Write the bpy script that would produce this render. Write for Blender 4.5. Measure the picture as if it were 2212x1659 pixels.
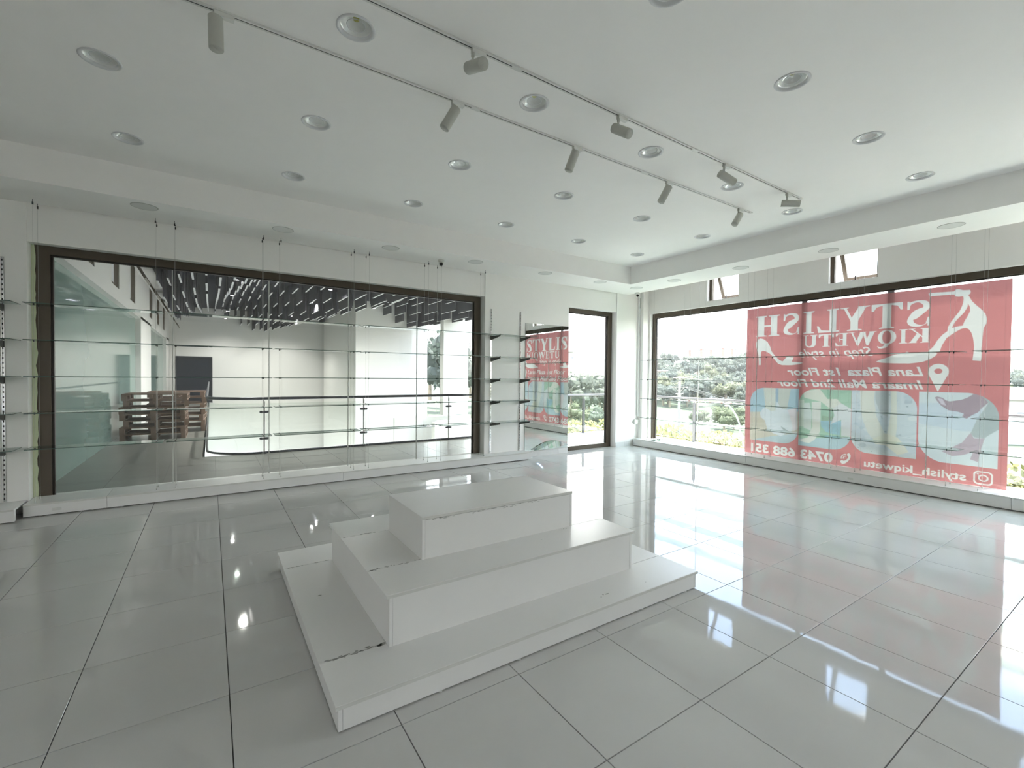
import bpy, math, random
import numpy as np
from mathutils import Vector, Matrix

# ------------------------------------------------------------------ clearing
for o in list(bpy.data.objects): bpy.data.objects.remove(o)
C = bpy.context.scene.collection
R = math.radians

# ------------------------------------------------------------------ camera
YAW, PITCH, ROLL, FPX, H = 0.585638678, -0.018633651, 0.0097840566, 982.7977, 1.49
fw = Vector((math.sin(YAW)*math.cos(PITCH), math.cos(YAW)*math.cos(PITCH), math.sin(PITCH)))
rt = Vector((math.cos(YAW), -math.sin(YAW), 0)); up = rt.cross(fw)
r2 = rt*math.cos(ROLL) + up*math.sin(ROLL); u2 = -rt*math.sin(ROLL) + up*math.cos(ROLL)
cam_d = bpy.data.cameras.new('camera'); cam = bpy.data.objects.new('camera', cam_d); C.objects.link(cam)
cam.matrix_world = Matrix(((r2.x,u2.x,-fw.x,0),(r2.y,u2.y,-fw.y,0),(r2.z,u2.z,-fw.z,H),(0,0,0,1)))
cam_d.sensor_width = 36; cam_d.sensor_fit = 'HORIZONTAL'; cam_d.lens = FPX/2212*36
cam_d.clip_end = 2000; cam_d.clip_start = 0.05
bpy.context.scene.camera = cam
def ray(x, y): return fw + r2*((x-1106)/FPX) - u2*((y-829.5)/FPX)      # used only to read sizes off the plan of the room
def at(x, y, dist):                                                   # ground-plan position for far scenery
    d = ray(x, y); return Vector((0,0,H)) + d*dist

# ------------------------------------------------------------------ exposure, sky, sun
S = bpy.context.scene
S.cycles.transparent_max_bounces = 24; S.cycles.diffuse_bounces = 6; S.cycles.max_bounces = 14
S.view_settings.view_transform = 'Standard'; S.view_settings.look = 'None'
S.view_settings.exposure = 2.28; S.view_settings.gamma = 1.0; S.view_settings.use_curve_mapping = False
w = bpy.data.worlds.new('sky'); S.world = w; w.use_nodes = True
nt = w.node_tree; nt.nodes.clear()
out = nt.nodes.new('ShaderNodeOutputWorld'); bg = nt.nodes.new('ShaderNodeBackground')
tc = nt.nodes.new('ShaderNodeTexCoord'); sep = nt.nodes.new('ShaderNodeSeparateXYZ')
nt.links.new(tc.outputs['Generated'], sep.inputs[0])
elev = nt.nodes.new('ShaderNodeValToRGB')           # horizon haze to blue
elev.color_ramp.elements[0].position = 0.0; elev.color_ramp.elements[0].color = (.10,.115,.075,1)
e_ = elev.color_ramp.elements.new(.004); e_.color = (1,1,1,1)
e_ = elev.color_ramp.elements.new(.10); e_.color = (.95,.98,1,1)
elev.color_ramp.elements[3].position = 0.42; elev.color_ramp.elements[3].color = (0.52,0.70,1.0,1)
nt.links.new(sep.outputs['Z'], elev.inputs['Fac'])
mp = nt.nodes.new('ShaderNodeMapping'); mp.inputs['Scale'].default_value = (1.0,1.0,3.2)
nz = nt.nodes.new('ShaderNodeTexNoise'); nz.inputs['Scale'].default_value = 3.1; nz.inputs['Detail'].default_value = 7
nt.links.new(tc.outputs['Generated'], mp.inputs[0]); nt.links.new(mp.outputs[0], nz.inputs['Vector'])
cr = nt.nodes.new('ShaderNodeValToRGB'); cr.color_ramp.elements[0].position = 0.47; cr.color_ramp.elements[1].position = 0.58
nt.links.new(nz.outputs[0], cr.inputs['Fac'])
mx = nt.nodes.new('ShaderNodeMix'); mx.data_type = 'RGBA'
up_ = nt.nodes.new('ShaderNodeMath'); up_.operation = 'GREATER_THAN'; up_.inputs[1].default_value = 0.0; nt.links.new(sep.outputs['Z'], up_.inputs[0])
ml_ = nt.nodes.new('ShaderNodeMath'); ml_.operation = 'MULTIPLY'; nt.links.new(cr.outputs[0], ml_.inputs[0]); nt.links.new(up_.outputs[0], ml_.inputs[1])
nt.links.new(ml_.outputs[0], mx.inputs[0]); nt.links.new(elev.outputs[0], mx.inputs[6]); mx.inputs[7].default_value = (1.25,1.2,1.12,1)
nt.links.new(mx.outputs[2], bg.inputs[0]); bg.inputs[1].default_value = 2.0
nt.links.new(bg.outputs[0], out.inputs[0])
sun_d = bpy.data.lights.new('sun', 'SUN'); sun_d.energy = 7.5; sun_d.angle = R(1.5); sun_d.color = (1,0.96,0.88)
sun = bpy.data.objects.new('sun', sun_d); C.objects.link(sun)
sun.rotation_euler = Vector((-0.15,0.06,-1.0)).to_track_quat('-Z','Y').to_euler()

# ------------------------------------------------------------------ materials
def mat(name, col, rough=0.6, metal=0.0, spec=0.5, noise=0.0, nscale=6.0, bump=0.0, bscale=40.0, coat=0.0):
    m = bpy.data.materials.new(name); m.use_nodes = True; n = m.node_tree; b = n.nodes['Principled BSDF']
    b.inputs['Roughness'].default_value = rough; b.inputs['Metallic'].default_value = metal
    b.inputs['Specular IOR Level'].default_value = spec; b.inputs['Coat Weight'].default_value = coat
    c = (*col, 1)
    t = n.nodes.new('ShaderNodeTexCoord'); g = n.nodes.new('ShaderNodeTexNoise'); g.inputs['Scale'].default_value = nscale
    g.inputs['Detail'].default_value = 4
    n.links.new(t.outputs['Object'], g.inputs['Vector'])
    x = n.nodes.new('ShaderNodeMix'); x.data_type = 'RGBA'
    n.links.new(g.outputs[0], x.inputs[0])
    k = max(noise, 0.015)
    x.inputs[6].default_value = (*[v*(1-k) for v in col], 1); x.inputs[7].default_value = (*[min(1, v*(1+k)) for v in col], 1)
    n.links.new(x.outputs[2], b.inputs['Base Color'])
    if bump:
        g2 = n.nodes.new('ShaderNodeTexNoise'); g2.inputs['Scale'].default_value = bscale
        n.links.new(t.outputs['Object'], g2.inputs['Vector'])
        bp = n.nodes.new('ShaderNodeBump'); bp.inputs['Strength'].default_value = bump; bp.inputs['Distance'].default_value = 0.01
        n.links.new(g2.outputs[0], bp.inputs['Height']); n.links.new(bp.outputs[0], b.inputs['Normal'])
    return m
def thin_glass(name, tint, gloss=1.0, haze=0.0):
    m = bpy.data.materials.new(name); m.use_nodes = True; n = m.node_tree; n.nodes.clear()
    o = n.nodes.new('ShaderNodeOutputMaterial'); tr = n.nodes.new('ShaderNodeBsdfTransparent'); gl = n.nodes.new('ShaderNodeBsdfGlossy')
    tr.inputs[0].default_value = (*tint,1); gl.inputs['Roughness'].default_value = 0.0
    fr = n.nodes.new('ShaderNodeFresnel'); fr.inputs[0].default_value = 1.45
    ge = n.nodes.new('ShaderNodeNewGeometry'); mr_ = n.nodes.new('ShaderNodeMapRange'); mr_.inputs[3].default_value = 1.45; mr_.inputs[4].default_value = 1/1.45
    n.links.new(ge.outputs['Backfacing'], mr_.inputs[0]); n.links.new(mr_.outputs[0], fr.inputs[0])   # same Fresnel on both faces of a thin sheet
    mu = n.nodes.new('ShaderNodeMath'); mu.operation = 'MULTIPLY'; mu.inputs[1].default_value = gloss
    n.links.new(fr.outputs[0], mu.inputs[0])
    x = n.nodes.new('ShaderNodeMixShader'); n.links.new(mu.outputs[0], x.inputs[0]); n.links.new(tr.outputs[0], x.inputs[1]); n.links.new(gl.outputs[0], x.inputs[2])
    last = x
    if haze:
        df = n.nodes.new('ShaderNodeBsdfDiffuse'); df.inputs[0].default_value = (.8,.8,.78,1)
        t = n.nodes.new('ShaderNodeTexCoord'); g = n.nodes.new('ShaderNodeTexNoise'); g.inputs['Scale'].default_value = 1.7; g.inputs['Detail'].default_value = 5
        n.links.new(t.outputs['Object'], g.inputs['Vector'])
        rr = n.nodes.new('ShaderNodeMapRange'); rr.inputs[1].default_value = .35; rr.inputs[2].default_value = .75; rr.inputs[3].default_value = haze*.4; rr.inputs[4].default_value = haze
        n.links.new(g.outputs[0], rr.inputs[0])
        y = n.nodes.new('ShaderNodeMixShader'); n.links.new(rr.outputs[0], y.inputs[0]); n.links.new(x.outputs[0], y.inputs[1]); n.links.new(df.outputs[0], y.inputs[2]); last = y
    n.links.new(last.outputs[0], o.inputs[0])
    return m
M = {}
M['wall'] = mat('wall_paint', (.90,.885,.86), .55, bump=.04, bscale=14)
M['wall_cool'] = mat('wall_paint_fresh', (.86,.855,.84), .55)
M['ceil'] = mat('ceiling_paint', (.915,.90,.88), .7, bump=.03, bscale=5)
M['filler'] = mat('raw_filler', (.62,.68,.47), .8, noise=.12)
M['board'] = mat('white_board', (.79,.785,.77), .32, noise=.03, nscale=3)
M['edge'] = mat('board_edge', (.66,.66,.63), .5, noise=.08, nscale=30)
M['scuff_shadow'] = mat('scuff_shadow', (.40,.40,.38), .7, noise=.3, nscale=12)  # for real scuffs and for the painted shadow line of the top box
M['grout'] = mat('grout', (.20,.20,.19), .9)
M['bronze'] = mat('bronze_frame', (.085,.066,.047), .42, metal=.25, noise=.12, nscale=2.5)
M['bronze_dark'] = mat('bronze_gasket', (.03,.024,.02), .5)
M['steel'] = mat('brushed_steel', (.55,.55,.56), .25, metal=.95)
M['railsteel'] = mat('rail_steel', (.15,.15,.16), .35, metal=.3)
M['dsteel'] = mat('dark_steel', (.10,.10,.12), .3, metal=.7)
M['cable'] = mat('steel_cable', (.50,.50,.48), .4, metal=.6)
M['hook'] = mat('cable_clamp', (.07,.07,.07), .4, metal=.5)
M['chrome'] = mat('chrome', (.62,.62,.62), .12, metal=1.0)
M['slot'] = mat('slot_black', (.03,.03,.03), .8)
M['bracket'] = mat('shelf_bracket', (.09,.095,.09), .35, metal=.6)
M['black'] = mat('black_plastic', (.012,.012,.014), .25)
M['dark'] = mat('dark_void', (.02,.02,.03), .8)
M['wplastic'] = mat('white_plastic', (.72,.72,.69), .4)
M['lampwhite'] = mat('lamp_white', (.48,.48,.44), .42)
M['lampinner'] = mat('lamp_inner', (.07,.065,.05), .3)
M['lens'] = mat('lamp_lens', (.30,.30,.26), .15)
M['trimring'] = mat('downlight_ring', (.66,.66,.67), .35)
M['reflector'] = mat('reflector', (.95,.95,.94), .22, metal=.4)
M['led'] = mat('led_chip', (.62,.60,.16), .5)
M['panel'] = mat('panel_diffuser', (.70,.70,.68), .6)
M['panelring'] = mat('panel_ring', (.50,.50,.48), .5)
M['glass'] = thin_glass('window_glass', (.93,.95,.94), .9, haze=.05)
M['glass_clear'] = thin_glass('window_glass_clear', (.95,.96,.95), .8)
M['shelfglass'] = thin_glass('shelf_glass', (.80,.87,.84), 1.0)
M['glassedge'] = mat('glass_edge', (.08,.13,.11), .15)
M['joint'] = mat('glass_joint', (.62,.63,.60), .3)
M['railglass'] = thin_glass('rail_glass', (.90,.94,.92), .9)
M['greenglass'] = mat('storefront_glass', (.20,.29,.26), .06, spec=.8, noise=.1, nscale=1.2)
M['mirror'] = mat('mirror_silver', (.86,.90,.88), .0, metal=1.0)
M['mirror'].node_tree.nodes['Principled BSDF'].inputs['Roughness'].default_value = 0.0
M['atriumwall'] = mat('atrium_wall', (.60,.59,.575), .6)
M['atriumfloor'] = mat('atrium_tile', (.24,.235,.215), .28, noise=.12, nscale=1.5)
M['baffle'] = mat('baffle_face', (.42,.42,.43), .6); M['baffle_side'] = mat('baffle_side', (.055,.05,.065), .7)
M['slab'] = mat('dark_soffit', (.018,.018,.03), .9)
M['doordark'] = mat('dark_door', (.008,.010,.022), .35)
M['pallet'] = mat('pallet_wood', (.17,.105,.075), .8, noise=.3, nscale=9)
M['pallet_lit'] = mat('pallet_wood_lit', (.52,.36,.24), .8, noise=.2, nscale=9)  # unused paler copy of the pallet wood, light put into its colour
M['balcony'] = mat('balcony_tile', (.68,.67,.63), .25, noise=.05)

def tile_mat():
    m = bpy.data.materials.new('glazed_tile'); m.use_nodes = True; n = m.node_tree; b = n.nodes['Principled BSDF']
    b.inputs['Roughness'].default_value = 0.05; b.inputs['IOR'].default_value = 1.43
    g = n.nodes.new('ShaderNodeNewGeometry'); nz = n.nodes.new('ShaderNodeTexNoise'); nz.inputs['Scale'].default_value = 1.3; nz.inputs['Detail'].default_value = 5
    n.links.new(g.outputs['Position'], nz.inputs['Vector'])
    r = n.nodes.new('ShaderNodeMapRange'); r.inputs[1].default_value = .3; r.inputs[2].default_value = .7; n.links.new(nz.outputs[0], r.inputs[0])
    x = n.nodes.new('ShaderNodeMix'); x.data_type = 'RGBA'; n.links.new(r.outputs[0], x.inputs[0])
    x.inputs[6].default_value = (.59,.585,.57,1); x.inputs[7].default_value = (.64,.635,.62,1)
    n.links.new(x.outputs[2], b.inputs['Base Color'])
    rr = n.nodes.new('ShaderNodeMapRange'); rr.inputs[1].default_value = .35; rr.inputs[2].default_value = .7; rr.inputs[3].default_value = .02; rr.inputs[4].default_value = .07
    n.links.new(nz.outputs[0], rr.inputs[0]); n.links.new(rr.outputs[0], b.inputs['Roughness'])
    w1 = n.nodes.new('ShaderNodeTexNoise'); w1.inputs['Scale'].default_value = 5.5; w1.inputs['Detail'].default_value = 1.5
    n.links.new(g.outputs['Position'], w1.inputs['Vector'])
    bp = n.nodes.new('ShaderNodeBump'); bp.inputs['Strength'].default_value = .10; bp.inputs['Distance'].default_value = .004
    n.links.new(w1.outputs[0], bp.inputs['Height']); n.links.new(bp.outputs[0], b.inputs['Normal'])
    return m
M['tile'] = tile_mat()

# ------------------------------------------------------------------ mesh helpers
class MB:
    def __init__(s): s.v = []; s.f = []; s.sm = []
    def add(s, vs, fs, smooth=False):
        k = len(s.v); s.v += [tuple(p) for p in vs]; s.f += [tuple(i+k for i in f) for f in fs]; s.sm += [smooth]*len(fs); return s
    def box(s, x0,x1,y0,y1,z0,z1):
        x0,x1 = min(x0,x1),max(x0,x1); y0,y1 = min(y0,y1),max(y0,y1); z0,z1 = min(z0,z1),max(z0,z1)
        return s.add([(x0,y0,z0),(x1,y0,z0),(x1,y1,z0),(x0,y1,z0),(x0,y0,z1),(x1,y0,z1),(x1,y1,z1),(x0,y1,z1)],
                     [(0,3,2,1),(4,5,6,7),(0,1,5,4),(1,2,6,5),(2,3,7,6),(3,0,4,7)])
    def bbox(s, x0,x1,y0,y1,z0,z1,b=.002):          # box with a small chamfer round the top rim
        x0,x1 = min(x0,x1),max(x0,x1); y0,y1 = min(y0,y1),max(y0,y1)
        def ring(d,z): return [(x0+d,y0+d,z),(x1-d,y0+d,z),(x1-d,y1-d,z),(x0+d,y1-d,z)]
        vs = ring(0,z0)+ring(0,z1-b)+ring(b,z1)
        fs = [(0,3,2,1),(8,9,10,11)]
        for k in (0,4):
            for i in range(4): fs.append((k+i,k+(i+1)%4,k+4+(i+1)%4,k+4+i))
        return s.add(vs, fs)
    def tube(s, pts, r, n=8, caps=True, smooth=True):
        pts = [Vector(p) for p in pts]; rings = []; prev = None
        rs = r if isinstance(r,(list,tuple)) else [r]*len(pts)
        for i,p in enumerate(pts):
            d = (pts[min(i+1,len(pts)-1)]-pts[max(i-1,0)]).normalized()
            if prev is None: a = d.orthogonal().normalized()
            else: a = (prev - d*prev.dot(d)).normalized()
            prev = a; b = d.cross(a)
            rings.append([p + (a*math.cos(2*math.pi*k/n)+b*math.sin(2*math.pi*k/n))*rs[i] for k in range(n)])
        vs = [q for rg in rings for q in rg]; fs = []
        for i in range(len(pts)-1):
            for k in range(n): fs.append((i*n+k, i*n+(k+1)%n, (i+1)*n+(k+1)%n, (i+1)*n+k))
        s.add(vs, fs, smooth)
        if caps: s.add(rings[0], [tuple(range(n))[::-1]]); s.add(rings[-1], [tuple(range(n))])
        return s
    def lathe(s, prof, n=28, c=(0,0,0), smooth=True):   # profile of (r, z) about a vertical axis
        vs = []; fs = []
        for (r,z) in prof:
            for k in range(n): vs.append((c[0]+r*math.cos(2*math.pi*k/n), c[1]+r*math.sin(2*math.pi*k/n), c[2]+z))
        for i in range(len(prof)-1):
            for k in range(n): fs.append((i*n+k, i*n+(k+1)%n, (i+1)*n+(k+1)%n, (i+1)*n+k))
        return s.add(vs, fs, smooth)
    def prism(s, poly, axis, a, b):                     # polygon in the other two axes, extruded along axis from a to b
        n = len(poly)
        def P(u,v,t):
            return (t,u,v) if axis==0 else (u,t,v) if axis==1 else (u,v,t)
        vs = [P(u,v,a) for u,v in poly]+[P(u,v,b) for u,v in poly]
        fs = [tuple(range(n))[::-1], tuple(range(n,2*n))]+[(i,(i+1)%n,n+(i+1)%n,n+i) for i in range(n)]
        return s.add(vs, fs)
    def mesh(s, name, m, origin=(0,0,0)):
        me = bpy.data.meshes.new(name); o = Vector(origin)
        me.from_pydata([tuple(Vector(p)-o) for p in s.v], [], s.f)
        if any(s.sm): me.polygons.foreach_set('use_smooth', s.sm)
        if m: me.materials.append(m)
        me.update(); return me
def tag(o, label=None, cat=None, group=None, kind=None):
    if label: o['label'] = label
    if cat: o['category'] = cat
    if group: o['group'] = group
    if kind: o['kind'] = kind
    return o
def link(name, me, parent=None, loc=(0,0,0)):
    o = bpy.data.objects.new(name, me); C.objects.link(o); o.location = loc
    if parent is not None: o.parent = parent
    return o
def wloc(p):
    v = Vector((0,0,0))
    while p is not None: v += p.location; p = p.parent
    return v
def part(name, mb, m, parent, label=None, kind=None):   # mb in room coordinates
    org = wloc(parent); o = link(name, mb.mesh(name, m, org), parent)
    return tag(o, label, None, None, kind)
def thing(name, label, cat, loc=(0,0,0), group=None):
    o = bpy.data.objects.new(name, None); C.objects.link(o); o.location = loc; o.empty_display_size = .1
    return tag(o, label, cat, group)
def solo(name, mb, m, label, cat, loc=(0,0,0), group=None, kind=None):
    o = link(name, mb.mesh(name, m, loc), None, loc); return tag(o, label, cat, group, kind)
def struct(name, mb, m, loc=(0,0,0)):
    o = link(name, mb.mesh(name, m, loc), None, loc); o['kind'] = 'structure'; return o
def fix_normals(o):
    import bmesh
    b = bmesh.new(); b.from_mesh(o.data); bmesh.ops.recalc_face_normals(b, faces=b.faces); b.to_mesh(o.data); b.free()
def copy_tree(o, parent=None):
    c = o.copy(); C.objects.link(c); c.parent = parent
    for ch in o.children: copy_tree(ch, c)
    return c
ORD = ['first','second','third','fourth','fifth','sixth','seventh','eighth']

# ------------------------------------------------------------------ the room
WB, WR, PL, PR = 6.76, 7.97, 6.51, 7.62        # back wall, right wall, plinth fronts
ZS, ZC = 3.235, 3.56                           # soffit and ceiling
XL, YF = -7.5, -8.5                            # unseen left and front limits
floor = struct('floor', MB().box(XL,8.0,YF,7.02,-.20,-.010), M['grout'])
tile0 = None; T = .605
rnd = random.Random(3)
def tile_at(x0,y0,x1,y1):
    global tile0
    full = abs(x1-x0-T) < 1e-6 and abs(y1-y0-T) < 1e-6
    if full and tile0 is not None:
        o = link('tile', tile0.data, floor, ((x0+x1)/2,(y0+y1)/2,0)); return
    wx, wy = (x1-x0)/2-.0021, (y1-y0)/2-.0021
    o = link('tile', MB().bbox(-wx,wx,-wy,wy,-.010,0,.0009).mesh('tile', M['tile']), floor, ((x0+x1)/2,(y0+y1)/2,0))
    if full: tile0 = o
xs = [-2.954+T*i for i in range(19)]; ys = [.028+T*i for i in range(12)]
xs = [x for x in xs if x < 7.9]+[7.97]; ys = [y for y in ys if y < 6.9]+[6.95]
for i in range(len(xs)-1):
    for j in range(len(ys)-1): tile_at(xs[i],ys[j],xs[i+1],ys[j+1])
for (a,b,c,d) in ((XL,-2.954,YF,7.0),(-2.954,7.97,YF,.028)):
    part('tile_border', MB().box(a,b-.004,c,d-.004,-.010,0), M['tile'], floor)

wb = MB()
wb.box(XL-.2,-1.59,WB,7.06,0,4.0).box(-1.59,3.92,WB+.02,7.06,2.84,4.0).box(-1.59,3.92,6.93,7.06,0,.12)
wb.box(3.92,5.79,WB,7.06,0,4.0).box(5.79,7.11,WB+.02,7.06,2.842,4.0).box(7.11,8.2,WB,7.06,0,4.0)
wall_back = struct('wall_back', wb, M['wall'])
wr = MB(); WI = 8.20
wr.box(WR,WI,6.60,WB,0,4.0).box(WR,WI,YF,-1.46,.12,2.857).box(WR,WI,YF,6.60,0,.12).box(WR,WI,YF,6.60,3.62,4.0)
tr = [(5.25,4.63),(3.19,2.57),(1.13,.51)]
edge = 6.60
for a,b in tr: wr.box(WR,WI,a,edge,2.955,3.62); edge = b
wr.box(WR,WI,YF,edge,2.955,3.62).box(WR,WI,YF,6.60,2.857,2.955)
wall_right = struct('wall_right', wr, M['wall'])
struct('trim_1', MB().box(7.79,WR,6.643,WB,0,4.0), M['wall'])
# opening added in the unseen left wall to let in fill light
LW0, LW1 = -7.0, -3.4
wl = MB().box(XL-.2,XL,YF,LW0,0,4.0).box(XL-.2,XL,LW1,WB,0,4.0).box(XL-.2,XL,LW0,LW1,0,.12).box(XL-.2,XL,LW0,LW1,2.85,4.0)
struct('wall_left', wl, M['wall'])
wf = MB().box(XL-.2,8.2,YF-.2,YF,0,4.0)
struct('wall_front', wf, M['wall'])
struct('trim_2', MB().box(XL,7.45,5.97,WB,ZS,ZC+.05), M['ceil'])
struct('trim_3', MB().box(6.63,7.45,YF,5.97,ZS,ZC+.05), M['ceil'])
struct('trim_4', MB().box(XL-.2,8.3,YF-.2,7.06,4.0,4.15), M['ceil'])

# skirting tiles below the mirror and beside the door
bs = tag(bpy.data.objects.new('baseboard_back', None), kind='structure'); C.objects.link(bs)
for a,b in ((4.775,5.05),(5.05,5.56),(5.56,5.788)): part('tile', MB().bbox(a,b-.003,WB-.012,WB,0,.10,.002), M['board'], bs)
for a,b in ((7.112,7.38),(7.38,7.618)): part('tile', MB().bbox(a,b-.003,WB-.012,WB,0,.10,.002), M['board'], bs)

# ------------------------------------------------------------------ window_1: the long window to the atrium
W1 = tag(bpy.data.objects.new('window_1', None), kind='structure'); C.objects.link(W1)
W1['label'] = 'long frameless window to the mall atrium in a bronze frame'
part('frame', MB().box(-1.565,-1.445,6.90,6.97,.12,2.857).box(-1.445,3.79,6.90,6.97,2.75,2.857).box(3.79,3.915,6.90,6.97,.12,2.857), M['bronze'], W1)
part('gasket', MB().box(-1.445,-1.425,6.925,6.965,.12,2.75).box(-1.425,3.775,6.925,6.965,2.735,2.75).box(3.775,3.79,6.925,6.965,.12,2.75), M['bronze_dark'], W1)
jx = [-1.425,-.384,.662,1.699,2.766,3.775]
for i in range(5):
    part('pane', MB().box(jx[i]+.005,jx[i+1]-.005,6.944,6.952,.12,2.735), M['glass'], W1)
    if i: part('joint', MB().box(jx[i]-.005,jx[i]+.005,6.940,6.955,.12,2.735), M['joint'], W1)
# raw filler along the left jamb, ragged edge lapping on the frame
rg = random.Random(5); fl = MB(); z = .13; pw = .012
poly = [(-1.588,.13)]
zz = .13
while zz < 2.83:
    poly.append((-1.565+rg.uniform(.004,.012)+(.012 if zz<1.9 else 0)*rg.random(), zz)); zz += rg.uniform(.03,.11)
poly += [(-1.565,2.838),(-1.588,2.838)]
part('filler', MB().prism(poly,1,6.893,6.9005), M['filler'], W1)
# ------------------------------------------------------------------ door_1: glazed opening onto the balcony
D1 = tag(bpy.data.objects.new('door_1', None), kind='structure'); C.objects.link(D1)
part('frame', MB().box(5.795,5.90,6.90,6.98,0,2.86).box(5.90,7.0,6.90,6.98,2.76,2.86).box(7.0,7.105,6.90,6.98,0,2.86).box(5.90,7.0,6.90,6.98,0,.085), M['bronze'], D1)
part('gasket', MB().box(6.985,7.0,6.93,6.975,.085,2.76).box(5.90,7.0,6.93,6.975,2.745,2.76), M['bronze_dark'], D1)
part('pane', MB().box(5.90,6.985,6.945,6.953,.085,2.745), M['glass_clear'], D1)
# ------------------------------------------------------------------ window_2: the wide window in the right wall
W2 = tag(bpy.data.objects.new('window_2', None), kind='structure'); C.objects.link(W2)
part('frame', MB().box(8.05,8.12,6.525,6.60,.12,2.857).box(8.05,8.12,YF,6.525,2.765,2.857).box(8.05,8.12,YF,6.525,.12,.135), M['bronze'], W2)
part('gasket', MB().box(8.075,8.115,6.51,6.525,.135,2.765).box(8.075,8.115,YF,6.51,2.752,2.765), M['bronze_dark'], W2)
jy = [6.51,5.50,4.34,3.18,2.02,.86,-.30,-1.46]
for i in range(7):
    part('pane', MB().box(8.092,8.100,jy[i+1]+.003,jy[i]-.003,.135,2.752), M['glass_clear'], W2)
    if i: part('joint', MB().box(8.090,8.102,jy[i]-.003,jy[i]+.003,.135,2.752), M['joint'], W2)
# top-hung transom windows, pushed open
for k,(a,b) in enumerate(tr):
    Wt = tag(bpy.data.objects.new('window_%d'%(3+k), None), kind='structure'); C.objects.link(Wt)
    part('frame', MB().box(8.04,8.10,a-.05,a,2.955,3.62).box(8.04,8.10,b,b+.03,2.955,3.62).box(8.04,8.10,b,a,2.955,2.972), M['bronze'], Wt)
    ang = R(24); ca, sa = math.cos(ang), math.sin(ang)
    def P(d, y, t): return (8.12+sa*d+ca*t, y, 3.60-ca*d+sa*t)      # d: distance down the sash
    def bar(mb, d0,d1,y0,y1,t0=0,t1=.035):
        vs = [P(d,y,t) for t in (t0,t1) for d,y in ((d0,y0),(d1,y0),(d1,y1),(d0,y1))]
        mb.add(vs, [(0,1,2,3),(7,6,5,4),(0,4,5,1),(1,5,6,2),(2,6,7,3),(3,7,4,0)])
    s = MB(); bar(s,0,.62,a-.11,a-.055); bar(s,0,.62,b+.035,b+.07); bar(s,.58,.62,b+.07,a-.11)
    sash = part('sash', s, M['bronze'], Wt)
    g = MB(); bar(g,.0,.58,b+.07,a-.11,.012,.018); part('pane', g, M['glass_clear'], sash)
    part('handle', MB().box(8.08,8.10,(a+b)/2-.008,(a+b)/2+.008,2.972,3.04), M['bronze_dark'], Wt)
# ------------------------------------------------------------------ low plinths under the windows
def plinth(label, x0,x1,y0,y1,h, side, group, cover=None, open_end=False):
    """side 'y': front faces -Y; side 'x': front faces -X"""
    t = thing('display_plinth', label, 'plinth', ((x0+x1)/2,(y0+y1)/2,0), group); g = .0015
    if side == 'y':
        part('top_board', MB().bbox(x0+g,x1-g,y0,y1,h-.018,h,.0015), M['board'], t)
        part('front_panel', MB().box(x0+g,x1-g,y0+.008,y0+.026,.012,h-.019), M['board'], t)
        part('edge_strip', MB().box(x0+g,x1-g,y0-.0012,y0,h-.018,h-.001), M['edge'], t)
        if open_end: part('end_panel', MB().box(x1-.02,x1-.003,y0+.028,y0+.06,.012,h-.019), M['board'], t)
        feet = [(x0+.12,y0+.05),(x1-.12,y0+.05)]
        if cover: part('cover_plate', MB().box(cover-.035,cover+.035,y0+.0065,y0+.008,.045,.075), M['edge'], t)
    else:
        part('top_board', MB().bbox(x0,x1,y0+g,y1-g,h-.018,h,.0015), M['board'], t)
        part('front_panel', MB().box(x0+.008,x0+.026,y0+g,y1-g,.012,h-.019), M['board'], t)
        part('edge_strip', MB().box(x0-.0012,x0,y0+g,y1-g,h-.018,h-.001), M['edge'], t)
        feet = [(x0+.05,y0+.12),(x0+.05,y1-.12)]
        if cover: part('cover_plate', MB().box(x0+.0065,x0+.008,cover-.035,cover+.035,.045,.075), M['edge'], t)
    for fx,fy in feet: part('foot', MB().lathe([(.0,0),(.014,0),(.014,.004),(.008,.006),(.008,.014)],10,(fx,fy,0)), M['wplastic'], t)
    return t
GP = 'low white plinths along the walls'
plinth('low white plinth unit at far left, set forward of the long window', -2.9,-1.60,6.36,6.755,.135,'y',GP,open_end=True)
plinth('low white plinth unit under the left end of the long window', -1.578,-.938,PL,6.895,.135,'y',GP,cover=-1.33)
plinth('low white plinth unit under the middle of the long window', -.938,1.534,PL,6.895,.137,'y',GP)
# the right-hand unit runs on below the wall shelves, against the column
t = thing('display_plinth','low white plinth unit under the right end of the long window and the wall shelves','plinth',(3.1,6.7,0),GP)
part('top_board', MB().bbox(1.536,3.918,PL,6.895,.119,.137,.0015).bbox(3.918,4.743,PL,6.757,.119,.137,.0015), M['board'], t)
part('front_panel', MB().box(1.536,4.738,PL+.008,PL+.026,.012,.118), M['board'], t)
part('end_panel', MB().box(4.724,4.738,PL+.026,6.757,.012,.118), M['board'], t)
part('edge_strip', MB().box(1.536,4.743,PL-.0012,PL,.119,.136), M['edge'], t)
for fx in (1.7,2.8,3.9,4.6): part('foot', MB().lathe([(.0,0),(.014,0),(.014,.004),(.008,.006),(.008,.014)],10,(fx,6.56,0)), M['wplastic'], t)
plinth('low white plinth under the right window, unit nearest the corner', PR,8.045,4.25,6.50,.155,'x',GP)
plinth('low white plinth under the right window, unit below the red banner', PR,8.045,1.15,4.25,.155,'x',GP,cover=2.72)
plinth('low white plinth under the right window, unit nearest the camera', PR,8.045,-1.44,1.15,.155,'x',GP)
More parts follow.
